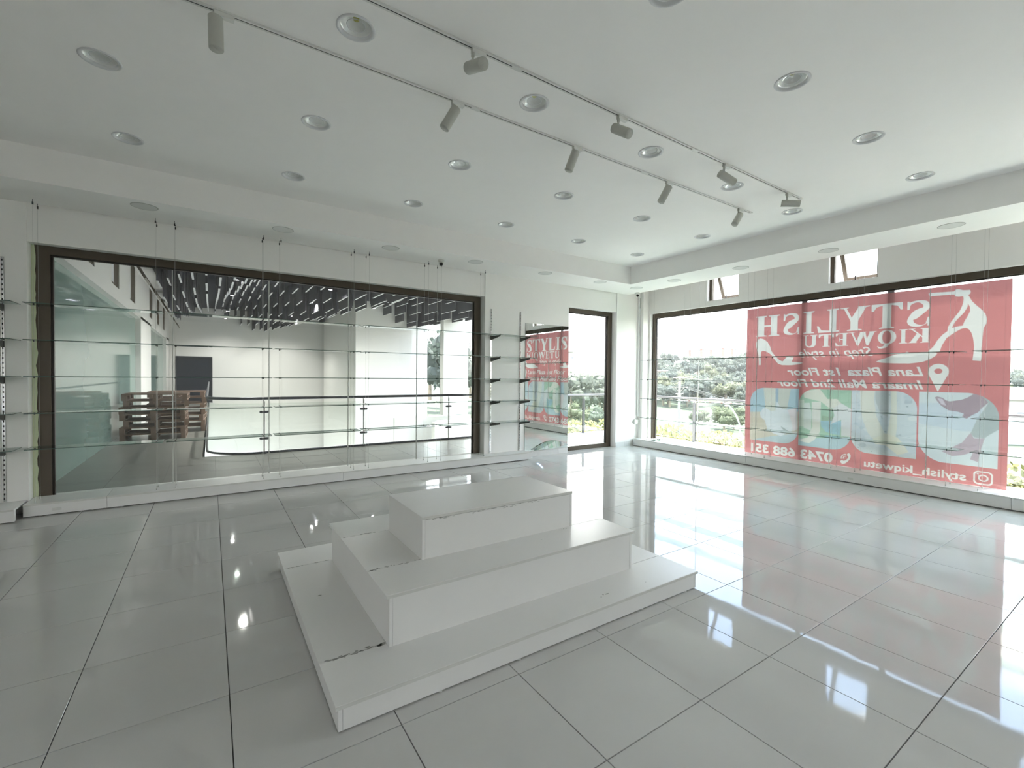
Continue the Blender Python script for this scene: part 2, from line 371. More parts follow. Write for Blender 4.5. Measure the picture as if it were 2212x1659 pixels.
# filler piece of the corner plinth round the pier
t = thing('plinth_end_board','short white end board closing the plinth in the room corner','board',(7.7,6.6,0))
part('top_board', MB().box(PR,7.965,6.502,6.640,.137,.155).box(PR,7.788,6.640,6.735,.137,.155), M['board'], t)
part('front_panel', MB().box(PR+.008,PR+.026,6.502,6.735,.012,.136), M['board'], t)
# offcuts of glass lying on the corner of the plinth
for k,(a,b,c,d,z,lb) in enumerate(((7.70,8.0,5.62,6.02,.1558,'larger spare glass sheet lying flat on the corner plinth'),(7.72,7.98,6.06,6.42,.1558,'smaller sheet of spare glass lying flat on the plinth nearest the corner'))):
    t = thing('glass_offcut', lb, 'glass sheet', ((a+b)/2,(c+d)/2,z), 'spare glass on the corner plinth')
    part('sheet', MB().box(a,b,c,d,z,z+.006), M['shelfglass'], t); part('edge', MB().box(a-.001,a+.001,c,d,z,z+.006), M['glassedge'], t)
t = thing('clamp_pile','small heap of dark shelf clamps on the corner plinth','clamps',(7.9,6.28,.163))
for k in range(6):
    x,y = 7.86+.02*k, 6.24+.018*((k*7)%5); part('clamp', MB().lathe([(0,0),(.011,0),(.012,.012),(.006,.022),(0,.022)],10,(x,y,.1625)), M['hook'], t)

# ------------------------------------------------------------------ glass shelves hung on wires
def shelf(label, x0,x1,y0,y1,z, front, group):
    t = thing('glass_shelf', label, 'shelf', ((x0+x1)/2,(y0+y1)/2,z), group)
    part('glass_sheet', MB().box(x0,x1,y0,y1,z,z+.006), M['shelfglass'], t)
    e = MB()
    if front == 'y': e.box(x0,x1,y0-.0015,y0,z-.001,z+.007).box(x0-.0015,x0,y0,y1,z,z+.006).box(x1,x1+.0015,y0,y1,z,z+.006)
    else: e.box(x0-.0015,x0,y0,y1,z-.001,z+.007).box(x0,x1,y0-.0015,y0,z,z+.006).box(x0,x1,y1,y1+.0015,z,z+.006)
    part('edge', e, M['glassedge'], t); return t
def wire(label, x,y,z0,z1, levels, group):
    t = thing('hanging_wire', label, 'wire', (x,y,z1), group)
    part('cable', MB().tube([(x,y,z0),(x,y,z1)],.0011,5), M['cable'], t)
    part('clamp', MB().tube([(x,y,z1-.055),(x,y,z1-.028)],.007,8).tube([(x,y,z1-.028),(x,y,z1)],.0025,6), M['hook'], t)
    part('foot_clamp', MB().tube([(x,y,z0),(x,y,z0+.018)],.0065,8).tube([(x,y,z0+.018),(x,y,z0+.05)],.0028,6), M['cable'], t)
    g = MB()
    for z in levels: g.tube([(x,y,z-.012),(x,y,z+.010)],.0065,8)
    part('shelf_grip', g, M['hook'], t, kind='stuff'); return t
LV1 = [.69,1.055,1.428,1.80,2.172]; GS1 = 'glass shelves wired in front of the long window'; GW1 = 'wires in front of the long window'
LN = ['bottom','fourth from the top','middle','second from the top','top']
bays = [(-1.56,-.455),(-.42,.655),(.69,1.765),(1.815,2.885),(2.925,3.975)]
cabs = [(-1.50,-.515),(-.34,.565),(.765,1.685),(1.895,2.805),(3.02,3.81)]
BN = ['first','second','third','fourth','fifth']
for i,(a,b) in enumerate(bays):
    for k,z in enumerate(LV1):
        shelf(f'{LN[k]} glass shelf in the {BN[i]} bay from the left, long window', a, min(b,3.915 if True else b), 6.49, 6.745, z, 'y', GS1)
    for j,x in enumerate(cabs[i]):
        for y,nm in ((6.575,'front'),(6.735,'back')):
            wire(f'{nm} wire at the {"left" if j==0 else "right"} end of the {BN[i]} long-window shelf bay', x,y,.137,ZS,LV1,GW1)
LV2 = [.612,1.02,1.428,1.838]; LN2 = ['bottom','third from the top','second from the top','top']
GS2 = 'glass shelves wired in front of the right window'; GW2 = 'wires in front of the right window'
bays2 = [(5.43,6.59),(4.19,5.37),(2.89,4.07),(1.62,2.78),(.35,1.51)]
cabs2 = [(6.44,5.56),(5.24,4.30),(3.98,3.00),(2.80-.10,1.73),(1.47-.03,.50)]
cabs2[3] = (2.70,1.73)
for i,(a,b) in enumerate(bays2):
    for k,z in enumerate(LV2):
        shelf(f'{LN2[k]} glass shelf in the {BN[i]} bay from the room corner, right window', 7.66,7.955,a,b,z,'x',GS2)
    for j,y in enumerate(cabs2[i]):
        for x,nm in ((7.71,'front'),(7.90,'back')):
            wire(f'{nm} wire at the {"corner" if j==0 else "near"} end of the {BN[i]} right-window shelf bay', x,y,.155,4.0,LV2,GW2)

# ------------------------------------------------------------------ slotted wall standards, brackets and their shelves
def standard(label, x, z0, z1, sides):
    t = thing('shelf_standard', label, 'shelf rail', (x,WB,z0), 'slotted shelf rails on the back wall')
    part('rail', MB().box(x-.012,x-.005,WB-.012,WB-.001,z0,z1).box(x+.005,x+.012,WB-.012,WB-.001,z0,z1).box(x-.012,x+.012,WB-.004,WB-.001,z0,z1), M['chrome'], t)
    n = int((z1-z0)/.05); s = MB()
    for k in range(n): s.box(x-.005,x+.005,WB-.013,WB-.004,z0+.02+k*.05,z0+.038+k*.05)
    part('slot_web', s, M['slot'], t, kind='stuff')
    for z in LV1:
        part('bracket', MB().prism([(WB-.012,z-.075),(WB-.012,z-.004),(6.455,z-.004),(6.44,z-.022),(6.45,z-.026)],0,x-.0045,x+.0045).box(x-.006,x+.006,6.435,6.46,z-.004,z+.012), M['bracket'], t)
    return t
standard('chrome slotted shelf rail on the white column, beside the long window', 4.035,.14,2.635,0)
standard('chrome slotted shelf rail on the white column, beside the mirror', 4.648,.14,2.630,0)
standard('slotted chrome shelf rail at the far left edge, left of the long window', -1.765,.14,2.65,0)
standard('slotted chrome shelf rail left of the frame edge on the far left wall', -2.45,.14,2.65,0)
for k,z in enumerate(LV1):
    shelf(f'short glass shelf on brackets beside the mirror, {LN[k]} shelf', 3.97,4.80,6.45,WB-.014,z,'y','glass shelves on the column brackets')
    shelf(f'glass shelf on brackets at the far left edge, {LN[k]} shelf', -2.62,-1.635,6.45,WB-.014,z,'y','glass shelves on the far left brackets')

# ------------------------------------------------------------------ mirror on the column
t = thing('wall_mirror','tall frameless mirror on the white column beside the balcony door','mirror',(5.27,WB,.105))
part('mirror_sheet', MB().box(4.765,5.784,WB-.008,WB-.002,.105,2.445), M['mirror'], t)
part('edge', MB().box(4.7625,4.7650,WB-.008,WB-.002,.105,2.445).box(5.784,5.7865,WB-.008,WB-.002,.105,2.445), M['glassedge'], t)
# a rounded offcut of mirror leans on its foot
arc = [(4.93+.845*(i/24), .112+.155*math.sin(math.pi*(i/24)*.93+.0)**.8) for i in range(25)]
mb = MB(); n = len(arc)
lean = lambda z: WB-.050+(z-.11)*.22
vs = [(x,lean(z)-.004,z) for x,z in arc]+[(x,lean(z),z) for x,z in arc]
mb.add(vs,[tuple(range(n)),tuple(range(2*n-1,n-1,-1))]+[(i,i+n,i+n+1,i+1) for i in range(n-1)])
t = thing('mirror_offcut','rounded offcut of mirror leaning against the foot of the wall mirror','mirror',(5.35,6.71,.105))
o = part('mirror_sheet', mb, M['mirror'], t)

# ------------------------------------------------------------------ pipe box, socket, cameras
t = thing('conduit','white vertical conduit in the corner between mirror wall and right window','conduit',(7.74,6.74,.63))
part('cover', MB().box(7.742,7.788,6.722,6.758,.63,ZS+.3), M['wall_cool'], t)
part('cable', MB().tube([(7.765,6.716,3.19),(7.775,6.714,3.05),(7.765,6.716,2.97)],.006,6), M['cable'], t)
t = thing('junction_box','small white socket box on the wall below the conduit','socket',(7.72,6.74,.52))
part('box', MB().bbox(7.665,7.786,6.715,6.758,.465,.56,.004), M['wplastic'], t); part('side_cap', MB().box(7.645,7.6645,6.72,6.758,.475,.55), M['panelring'], t)
def dome_cam(label, x,y,tx,ty,white):
    t = thing('security_camera', label, 'camera', (x,y,ZS), None)
    b = M['wplastic'] if white else M['wplastic']
    part('base', MB().lathe([(0,0),(.048,0),(.05,-.02),(.035,-.032),(0,-.032)],24,(x,y,ZS)), b, t)
    d = Vector((tx-x,ty-y,-.9)).normalized(); c = Vector((x,y,ZS-.06))
    mb = MB()
    prof = [(c-d*.035+Vector((0,0,0)),.012),(c-d*.03,.028),(c-d*.012,.038),(c+d*.01,.038),(c+d*.03,.031)]
    part('body', mb.tube([p for p,_ in prof],[r for _,r in prof],18), b, t)
    part('lens', MB().tube([c+d*.028,c+d*.036,c+d*.0365],[.026,.024,.002],18), M['black'], t)
dome_cam('small white ceiling camera with a black eye above the long window', 2.93,6.40,1.6,3.0,False)
dome_cam('small white ceiling camera in the far corner above the conduit', 7.47-.08,6.47,4.5,2.5,True)

# ------------------------------------------------------------------ three-tier display platform
t = thing('display_platform','three-tier stepped white display platform in the middle of the tiled floor','platform',(1.65,2.88,0))
def tier(x0,x1,y0,y1,z0,z1,ov,seams,lab,lift=0.0):
    e = tag(bpy.data.objects.new('tier',None), lab); C.objects.link(e); e.parent = t; e.location = (0,0,0)
    zt = z1-.018; yy = [y0-ov]+seams+[y1+ov]
    for i in range(len(yy)-1):
        part('top_board', MB().bbox(x0-ov*1.6,x1+ov*1.6,yy[i]+.0012,yy[i+1]-.0012,zt,z1,.0012), M['board'], e)
    part('edge_strip', MB().box(x0-ov*1.6,x1+ov*1.6,y0-ov-.0008,y0-ov+.001,zt+.0008,z1-.002), M['edge'], e)
    part('front_panel', MB().box(x0+.019,x1-.019,y0,y0+.018,z0+lift,zt-.0008), M['board'], e)
    part('back_panel', MB().box(x0+.019,x1-.019,y1-.018,y1,z0+lift,zt-.0008), M['board'], e)
    part('side_panel', MB().box(x0,x0+.0175,y0-.001,y1+.001,z0+lift,zt-.0008), M['board'], e)
    part('side_panel', MB().box(x1-.0175,x1,y0-.001,y1+.001,z0+lift,zt-.0008), M['board'], e)
    return e
e1 = tier(.437,2.856,1.934,3.845,0,.1205,.008,[2.258,3.503],'lowest and widest step of the platform',lift=.008)
rs = random.Random(8)
for x in (.9,1.35,1.8,2.3,2.75):
    part('foot', MB().lathe([(0,0),(.011,0),(.011,.004),(.007,.006),(.007,.010)],10,(x,1.943,0)), M['wplastic'], e1)
e2 = tier(.745,2.507,2.215,3.50,.1205,.389,.012,[2.536,3.147],'middle step of the platform')
e3 = tier(1.047,2.214,2.527,3.128,.389,.644,.002,[],'smallest top box of the platform')
part('shadow_strip', MB().box(1.05,2.21,2.5262,2.5268,.6235,.6262), M['scuff_shadow'], e3)  # thin dark strip put in as the shadow line under the top board
# scuffs and chips: thin flakes of bared board
def flakes(e, pts, z, seed, sz=.006):
    q = random.Random(seed); mb = MB()
    for (x,y) in pts:
        n = 6; a0 = q.random()*6; r = sz*q.uniform(.5,1.2); st = q.uniform(1,3)
        mb.prism([(x+r*st*math.cos(a0+2*math.pi*i/n)*q.uniform(.6,1.1), y+r*math.sin(a0+2*math.pi*i/n)*q.uniform(.6,1.1)) for i in range(n)],2,z,z+.0006)
    o = part('scuff_marks', mb, M['scuff_shadow'], e, kind='stuff'); fix_normals(o)
q = random.Random(2)
flakes(e1, [(q.uniform(.45,.74), 2.263+q.gauss(0,.006)) for _ in range(38)]+[(q.uniform(.45,.74),3.503+q.gauss(0,.003)) for _ in range(14)]+[(.56,2.97),(2.02,2.02),(2.05,2.035),(2.08,2.03),(2.42,2.01)], .1206, 4)
flakes(e2, [(q.uniform(.74,1.04),2.54+q.gauss(0,.005)) for _ in range(26)]+[(q.uniform(.74,1.03),3.15+q.gauss(0,.003)) for _ in range(16)]+[(2.10,2.50),(2.12,2.505),(2.14,2.50),(1.86,2.42)], .3892, 6, .005)
mb = MB()
for _ in range(40):
    x = q.uniform(1.1,1.9); zc = .622-q.random()**2*.012; mb.box(x,x+q.uniform(.004,.03),2.5245,2.5252,zc,zc+q.uniform(.001,.004))
part('scuff_marks', mb, M['scuff_shadow'], e3, kind='stuff')

# ------------------------------------------------------------------ ceiling with recessed downlights
LX = [-.604,.733,2.055,3.388,4.712,6.030]; LY = [5.293,4.067,2.831,1.608]
have = {(i,j) for j in (0,1) for i in range(6)} | {(i,2) for i in range(1,6)} | {(i,3) for i in range(2,6)}
bx = [-1.27]+[(LX[i]+LX[i+1])/2 for i in range(5)]+[6.63]; by = [5.97]+[(LY[j]+LY[j+1])/2 for j in range(3)]+[.99]
cm = MB(); NH = 32; RH = .104
def quad(x0,x1,y0,y1): cm.add([(x0,y0,ZC),(x0,y1,ZC),(x1,y1,ZC),(x1,y0,ZC)],[(0,1,2,3)])
for i in range(6):
    for j in range(4):
        x0,x1,y1,y0 = bx[i],bx[i+1],by[j],by[j+1]
        if (i,j) not in have: quad(x0,x1,y0,y1); continue
        cx,cy = LX[i],LY[j]; inner = []; outer = []
        for k in range(NH):
            a = 2*math.pi*(k+.5)/NH; c,s_ = math.cos(a),math.sin(a); inner.append((cx+RH*c,cy+RH*s_,ZC))
            tx = ((x1-cx) if c>0 else (cx-x0))/max(abs(c),1e-9); ty = ((y1-cy) if s_>0 else (cy-y0))/max(abs(s_),1e-9)
            tt = min(tx,ty); outer.append((cx+tt*c,cy+tt*s_,ZC))
        vs = inner+outer; fs = [(k,NH+k,NH+(k+1)%NH,(k+1)%NH) for k in range(NH)]
        cn = []
        for (ccx,ccy) in ((x1,y1),(x0,y1),(x0,y0),(x1,y0)):
            a = math.atan2(ccy-cy,ccx-cx)%(2*math.pi); k = int((a/(2*math.pi)*NH-.5)//1)%NH
            cn.append(len(vs)); vs.append((ccx,ccy,ZC)); fs.append((NH+k,len(vs)-1,NH+(k+1)%NH))
        cm.add(vs,[f[::-1] for f in fs])
quad(XL,-1.27,YF,5.97); quad(-1.27,6.63,YF,.99)
ceiling = struct('ceiling', cm, M['ceil'])
COLN = ['first','second','third','fourth','fifth','sixth']; ROWN = ['row closest to the long left window','second row from the long window','row between the two light tracks','row closest to the camera']
src = None
def build_down(x,y):
    t = thing('downlight', None, 'ceiling light', (x,y,ZC), 'recessed downlights in the ceiling')
    part('ring', MB().lathe([(.1135,0),(.1135,-.003),(.108,-.0065),(.097,-.005),(.091,.004),(.089,.012)],36,(x,y,ZC)), M['trimring'], t)
    part('reflector', MB().lathe([(.089,.012),(.083,.016),(.074,.030),(.058,.046),(.036,.056),(.0,.060)],36,(x,y,ZC)), M['reflector'], t)
    part('led_chip', MB().lathe([(0,.048),(.017,.048),(.018,.058)],8,(x,y,ZC)), M['led'], t)
    part('cover_glass', MB().lathe([(.0,.017),(.040,.015),(.083,.0145)],30,(x,y,ZC)), M['glass_clear'], t)
    part('cover_ring', MB().lathe([(.052,.0155),(.053,.013),(.055,.013),(.056,.0155)],36,(x,y,ZC)), M['trimring'], t)
    return t
for (i,j) in sorted(have, key=lambda q:(q[1],q[0])):
    lab = f'recessed downlight, {COLN[i-(0,0,1,2)[j]]} from the left in the {ROWN[j]}'
    if src is None: src = build_down(LX[i],LY[j]); src['label'] = lab
    else:
        o = copy_tree(src); o.location = (LX[i],LY[j],ZC); o['label'] = lab
# flat panel lights in the soffits
pl0 = None
PS = [(-.575,6.18,'the soffit above the long window, first from the left'),(.741,6.18,'the soffit above the long window, second from the left'),(2.08,6.20,'the soffit above the long window, third from the left'),(3.41,6.19,'the soffit above the long window, fourth from the left'),(4.75,6.17,'the soffit over the white column'),(6.01,6.15,'the soffit above the balcony door'),(6.985,6.14,'the soffit in the room corner'),
      (6.99,5.27,'the right soffit, closest to the corner one'),(7.02,4.05,'the right soffit above the first transom window'),(7.02,2.82,'the right soffit beside the second transom window'),(6.99,1.58,'the right soffit, nearest the camera')]
for (x,y,lb) in PS:
    lab = 'flat round panel light in '+lb
    if pl0 is None:
        pl0 = thing('panel_light', lab, 'ceiling light', (x,y,ZS), 'flat panel lights in the soffits')
        part('rim', MB().lathe([(.118,0),(.118,-.003),(.113,-.005),(.109,-.003)],36,(x,y,ZS)), M['panelring'], pl0)
        part('diffuser', MB().lathe([(.109,-.003),(.06,-.0034),(0,-.0036)],36,(x,y,ZS)), M['panel'], pl0)
    else:
        o = copy_tree(pl0); o.location = (x,y,ZS); o['label'] = lab

# ------------------------------------------------------------------ lighting tracks and spotlights
def cpt(px,py,z=ZC):
    d = ray(px,py); k = (z-H)/d.z; return (d.x*k, d.y*k)
TY = (3.137,2.571); XE = (5.64,5.66)
TN = ['nearer the long left window','nearer the camera']
cuts = [[cpt(1019,229)[0],cpt(1037,236)[0],cpt(1388,369)[0],cpt(1401,374)[0]],[cpt(1105,141)[0],cpt(1125,151)[0],cpt(1497,319)[0],cpt(1508,325)[0]]]
for k in (0,1):
    y = TY[k]; t = thing('light_track', f'long white ceiling track with a dark slot, the one {TN[k]}', 'light track', (1.5,y,ZC), 'ceiling light tracks')
    part('profile', MB().box(-3.2,XE[k],y-.017,y-.0045,ZC-.011,ZC).box(-3.2,XE[k],y+.0045,y+.017,ZC-.011,ZC).box(-3.2,XE[k],y-.0045,y+.0045,ZC-.002,ZC), M['wplastic'], t)
    c = cuts[k]; sg = [-3.2,c[0],c[1],c[2],c[3],XE[k]-.02]
    s = MB()
    for a,b in ((sg[0],sg[1]),(sg[2],sg[3]),(sg[4],sg[5])): s.box(a,b,y-.0045,y+.0045,ZC-.0085,ZC-.0078)
    part('slot', s, M['slot'], t)
    for a,b in ((c[0],c[1]),(c[2],c[3])):
        part('connector', MB().bbox(a,b,y-.018,y+.018,ZC-.0125,ZC-.0005,-.0001), M['wplastic'], t)
    part('end_cap', MB().box(XE[k]-.02,XE[k]+.012,y-.018,y+.018,ZC-.0125,ZC), M['wplastic'], t)
def spot(label, x, y, d, back=.055, L=.185, rad=.0375):
    t = thing('track_spotlight', label, 'spotlight', (x,y,ZC), 'spotlights on the ceiling tracks')
    d = Vector(d).normalized(); z0 = ZC-.012
    part('adapter', MB().bbox(x-.035,x+.062,y-.016,y+.016,z0-.024,z0,-.0001), M['wplastic'], t)
    xs_ = x-.028; piv = Vector((xs_,y,z0-.085))
    part('arm', MB().tube([(xs_,y,z0+.001),(xs_,y,z0-.05)],.011,12).tube([(xs_,y,z0-.05),tuple(piv)],.0075,10), M['lampwhite'], t)
    c = piv - Vector((0,0,rad*.8*math.sqrt(max(0,1-d.z*d.z)))) ; b = c - d*back; e = b + d*L
    part('body', MB().tube([b,b+d*.001,b+d*.004,e-d*.002,e,e-d*.001,e-d*.02],[rad*.3,rad*.93,rad,rad,rad*.97,rad*.80,rad*.66],26,caps=True), M['lampwhite'], t)
    part('baffle', MB().tube([e-d*.003,e-d*.018],[rad*.78,rad*.60],22,caps=False), M['lampinner'], t)
    part('lens', MB().tube([e-d*.0175,e-d*.0165],[rad*.33,rad*.30],16), M['lens'], t)
    return t
def vdir(dx,dy,toward): # aim in the room from how the lamp points as seen from the doorway
    return r2*dx - u2*dy - fw*toward
m = 1.0508
S1 = [(.058,(.03,.999,.0)),(1.551,(-.48,.86,.10)),(2.747,(-.35,.93,.0)),(4.04,(-.45,.85,-.05)),(5.397,(-.55,.78,.35))]
S2 = [(1.412,(.58,.36,.75)),(2.717,(.52,.60,.62)),(4.165,(.85,.36,-.25)),(5.379,(.88,.16,.40))]
for k,(x,v) in enumerate(S1): spot(f'white cylinder spotlight, {COLN[k]} from the left on the track nearer the long window', x, TY[0], vdir(*v))
for k,(x,v) in enumerate(S2): spot(f'white cylinder spotlight, {COLN[k]} from the left on the track nearer the camera', x, TY[1], vdir(*v))

# ------------------------------------------------------------------ the mall atrium beyond window_1
AZ = -4.0; AF = 27.0
struct('floor_1', MB().box(-1.75,-.10,7.06,AF,-.25,-.004).box(-.10,5.5,7.06,9.62,-.25,-.004), M['grout'])
fl1 = bpy.data.objects['floor_1']
at0 = None
for j in range(5):                       # large corridor tiles
    for i in range(12):
        x0 = -1.75+i*.605; x1 = min(x0+.605,5.5); y0 = 7.06+j*.605; y1 = min(y0+.605,9.62)
        if y1-y0 < .05 or x1-x0 < .05: continue
        full = abs(x1-x0-.605)<1e-6 and abs(y1-y0-.605)<1e-6
        if full and at0 is not None: link('tile', at0.data, fl1, ((x0+x1)/2,(y0+y1)/2,0)); continue
        wx,wy = (x1-x0)/2-.0015,(y1-y0)/2-.0015
        o = link('tile', MB().bbox(-wx,wx,-wy,wy,-.006,0,.0008).mesh('tile', M['atriumfloor']), fl1, ((x0+x1)/2,(y0+y1)/2,0))
        if full: at0 = o
for j in range(14):
    y0 = 9.62+j*1.24; part('tile_row', MB().box(-1.75,-.10,y0+.002,min(AF,y0+1.238),-.006,0), M['atriumfloor'], fl1)
aw = MB()
aw.box(-3.0,-.10,AF,AF+.3,0,2.2) if False else None
dx0,dx1 = -1.36,.05
aw.box(-3.0,dx0,AF,AF+.3,AZ,6).box(dx0,dx1,AF,AF+.3,AZ,0).box(dx0,dx1,AF,AF+.3,2.23,6).box(dx1,9.0,AF,AF+.3,AZ,6)
aw.box(5.95,6.6,26.6,AF,AZ,6)
struct('wall_atrium_back', aw, M['atriumwall'])
struct('wall_atrium_block', MB().box(5.20,7.72,20.0,26.6,AZ,6).box(7.72,8.74,20.6,26.6,AZ,6), M['atriumwall'])
struct('wall_atrium_fin', MB().box(7.92,9.05,17.0,17.35,-.15,6).box(7.6,9.4,16.4,17.0,AZ,-.35).box(7.2,7.55,16.2,16.5,AZ,-.35), M['atriumwall'])
struct('wall_atrium_parapet', MB().box(6.1,9.5,17.6,17.75,AZ,-.25), M['atriumwall'])
struct('wall_atrium_side', MB().box(5.5,5.68,7.06,9.75,AZ,4.9), M['atriumwall'])
struct('floor_2', MB().box(-.2,10.5,9.5,AF,AZ-.2,AZ), M['atriumwall'])
struct('wall_atrium_edge', MB().box(-.10,5.5,9.62,9.66,-.25,.0).box(-.12,-.10,9.66,AF,-.25,0), M['dsteel'])
struct('ceiling_1', MB().box(-3.2,9.4,7.06,AF+.3,4.66,4.9), M['slab'])
struct('trim_5', MB().box(-1.75,9.4,6.9,7.08,4.0,5.5), M['atriumwall'])
# left storefront: green glass bays between white piers, beam and transom row above
sf = MB()
piers = [(6.9,7.0),(16.4,19.0),(25.2,AF)]
for a,b in piers: sf.box(-3.0,-1.62,a,b,0,3.05)
sf.box(-3.0,-1.62,7.0,AF,2.98,3.25).box(-3.0,-1.62,7.0,AF,4.35,5.3)
tw = [(9.4,10.3),(11.9,12.8),(14.4,15.3),(18.6,19.5),(21.1,22.0),(23.6,24.5)]
e = 7.0
for a,b in tw: sf.box(-3.0,-1.62,e,a,3.25,4.35); e = b
sf.box(-3.0,-1.62,e,AF,3.25,4.35)
struct('wall_atrium_left', sf, M['atriumwall'])
struct('trim_6', MB().box(-1.62,-1.25,7.06,AF,4.18,4.75), M['atriumwall'])
struct('window_8', MB().box(-1.80,-1.74,7.0,16.4,0,2.98), M['greenglass']); struct('window_9', MB().box(-1.80,-1.74,19.0,25.2,0,2.98), M['greenglass'])
for k,(a,b) in enumerate(tw):
    Wt = tag(bpy.data.objects.new('window_%d'%(10+k), None), kind='structure'); C.objects.link(Wt)
    part('frame', MB().box(-1.70,-1.63,a,a+.06,3.25,4.3).box(-1.70,-1.63,b-.06,b,3.25,4.3).box(-1.70,-1.63,a,b,3.25,3.3), M['bronze'], Wt)
    sa_,ca_ = math.sin(R(28)),math.cos(R(28))
    def Q(d,y,t): return (-1.60+sa_*d+ca_*t, y, 4.30-ca_*d+sa_*t)
    mbq = MB(); vs = [Q(d,y,t) for t in (0,.04) for d,y in ((0,a+.02),(1.02,a+.02),(1.02,b-.02),(0,b-.02))]
    mbq.add(vs,[(0,1,2,3),(7,6,5,4),(0,4,5,1),(1,5,6,2),(2,6,7,3),(3,7,4,0)]); part('sash', mbq, M['bronze'], Wt)
d2 = tag(bpy.data.objects.new('door_2', None), kind='structure'); C.objects.link(d2)
part('leaf', MB().box(dx0,dx1,AF+.1,AF+.15,0,2.23), M['doordark'], d2)
part('frame', MB().box(dx0-.04,dx0,AF-.02,AF+.16,0,2.26).box(dx1,dx1+.04,AF-.02,AF+.16,0,2.26).box(dx0,dx1,AF-.02,AF+.16,2.22,2.27), M['dsteel'], d2)
# baffle ceiling: short slats in staggered rows under a dark slab, their undersides following a wave
bc = thing('baffle_ceiling','wavy ceiling of short grey slats under a dark slab in the atrium','slatted ceiling',(3.9,17,5.3))
def wave(x,y): return 4.02+.40*math.cos(2*math.pi*(x+.17*(y-27)-4.2)/4.3)
def slat_mesh(h):
    me_ = MB().add([(-.022,-.62,0),(.022,-.62,0),(.022,.62,0),(-.022,.62,0),(-.022,-.62,h),(.022,-.62,h),(.022,.62,h),(-.022,.62,h)],
    [(0,3,2,1),(4,5,6,7),(0,1,5,4),(1,2,6,5),(2,3,7,6),(3,0,4,7)]).mesh('slat', M['baffle'])
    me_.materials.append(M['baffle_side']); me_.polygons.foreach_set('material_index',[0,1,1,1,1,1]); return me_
slat_h = [.22+.09*i for i in range(11)]; slat_ms = [slat_mesh(h) for h in slat_h]
cands = []
nx = int((9.3+1.2)/.27)
for i in range(nx):
    x = -1.15+i*.27; j = 0; y = 7.9+(.98 if i%2 else 0)+rnd.uniform(-.05,.05)
    while y < AF-.5:
        z = wave(x,y); d = Vector((x,y,z-H)); dep = d.dot(fw); px = 1106+FPX*d.dot(r2)/dep; py = 829.5-FPX*d.dot(u2)/dep
        vis = 100 < px < 1040 and py > 535+.119*px and not (x > 5.6+.0 and y > 20.5)
        if not (x > 8.9 and y > 18): cands.append((0 if vis else 1, dep, x, y, z))
        y += 1.95
cands.sort(); rest = MB()
for k,(v,dep,x,y,z) in enumerate(cands):
    if k < 296: link('slat', slat_ms[max(0,min(10,int((4.62-z-.22)/.09+.5)))], bc, (x-3.9,y-17,z-5.3))
    elif v == 0: rest.box(x-.022,x+.022,y-.62,y+.62,z,4.62)
if rest.v: part('slats', rest, M['baffle'], bc, kind='stuff')
part('hangers', (lambda g: [g.box(x-.003,x+.003,y-.003,y+.003,4.4,4.64) for (v,dep,x,y,z) in cands[:150]] and g)(MB()), M['dsteel'], bc, kind='stuff')

# railing round the void
rl = thing('atrium_railing','curved glass railing with dark steel handrail round the atrium void','railing',(2.5,9.55,0))
path = [(-.06,AF)]+[(-.06,y) for y in (24,20,16,12,10.9)]
cx,cy,rr_ = .74,10.35,.80
path += [(cx-rr_*math.cos(R(a)),cy-rr_*math.sin(R(a))) for a in range(10,90,8)]+[(.9,9.55),(2.0,9.55),(3.5,9.55),(5.48,9.55)]
part('handrail', MB().tube([(x,y,1.02) for x,y in path],.027,10), M['dsteel'], rl)
part('shoe', MB().tube([(x,y,.02) for x,y in path],.022,6), M['dsteel'], rl)
gi = 5; cur = path[gi:]
def pane(pts, z0, z1, name='glass_pane'):
    g = MB(); vs = [(x,y,z0) for x,y in pts]+[(x,y,z1) for x,y in pts]; n = len(pts)
    g.add(vs,[(i,i+1,n+i+1,n+i) for i in range(n-1)], True); part(name, g, M['railglass'], rl)
pane(path[4:16]+[(.80,9.55)], .05,.93); pane([(.86,9.55),(2.62,9.55)],.05,.93); pane([(2.68,9.55),(4.55,9.55)],.05,.93); pane([(4.62,9.55),(5.45,9.55)],.05,.93)
pane([(-.06,12.2),(-.06,16)],.05,.93); pane([(-.06,16.1),(-.06,20)],.05,.93)
for x in (.83,2.65,4.585):
    part('post', MB().box(x-.012,x+.012,9.535,9.565,0,.97).tube([(x,9.55,.97),(x-.02,9.55,1.0)],.007,6), M['steel'], rl)
    for z in (.28,.77): part('clamp', MB().tube([(x-.075,9.55,z),(x-.06,9.55,z),(x+.06,9.55,z),(x+.075,9.55,z)],[.012,.024,.024,.012],12), M['dsteel'], rl)
    part('base', MB().lathe([(0,0),(.05,0),(.05,.012),(.02,.018),(0,.018)],14,(x,9.55,0)), M['dsteel'], rl)
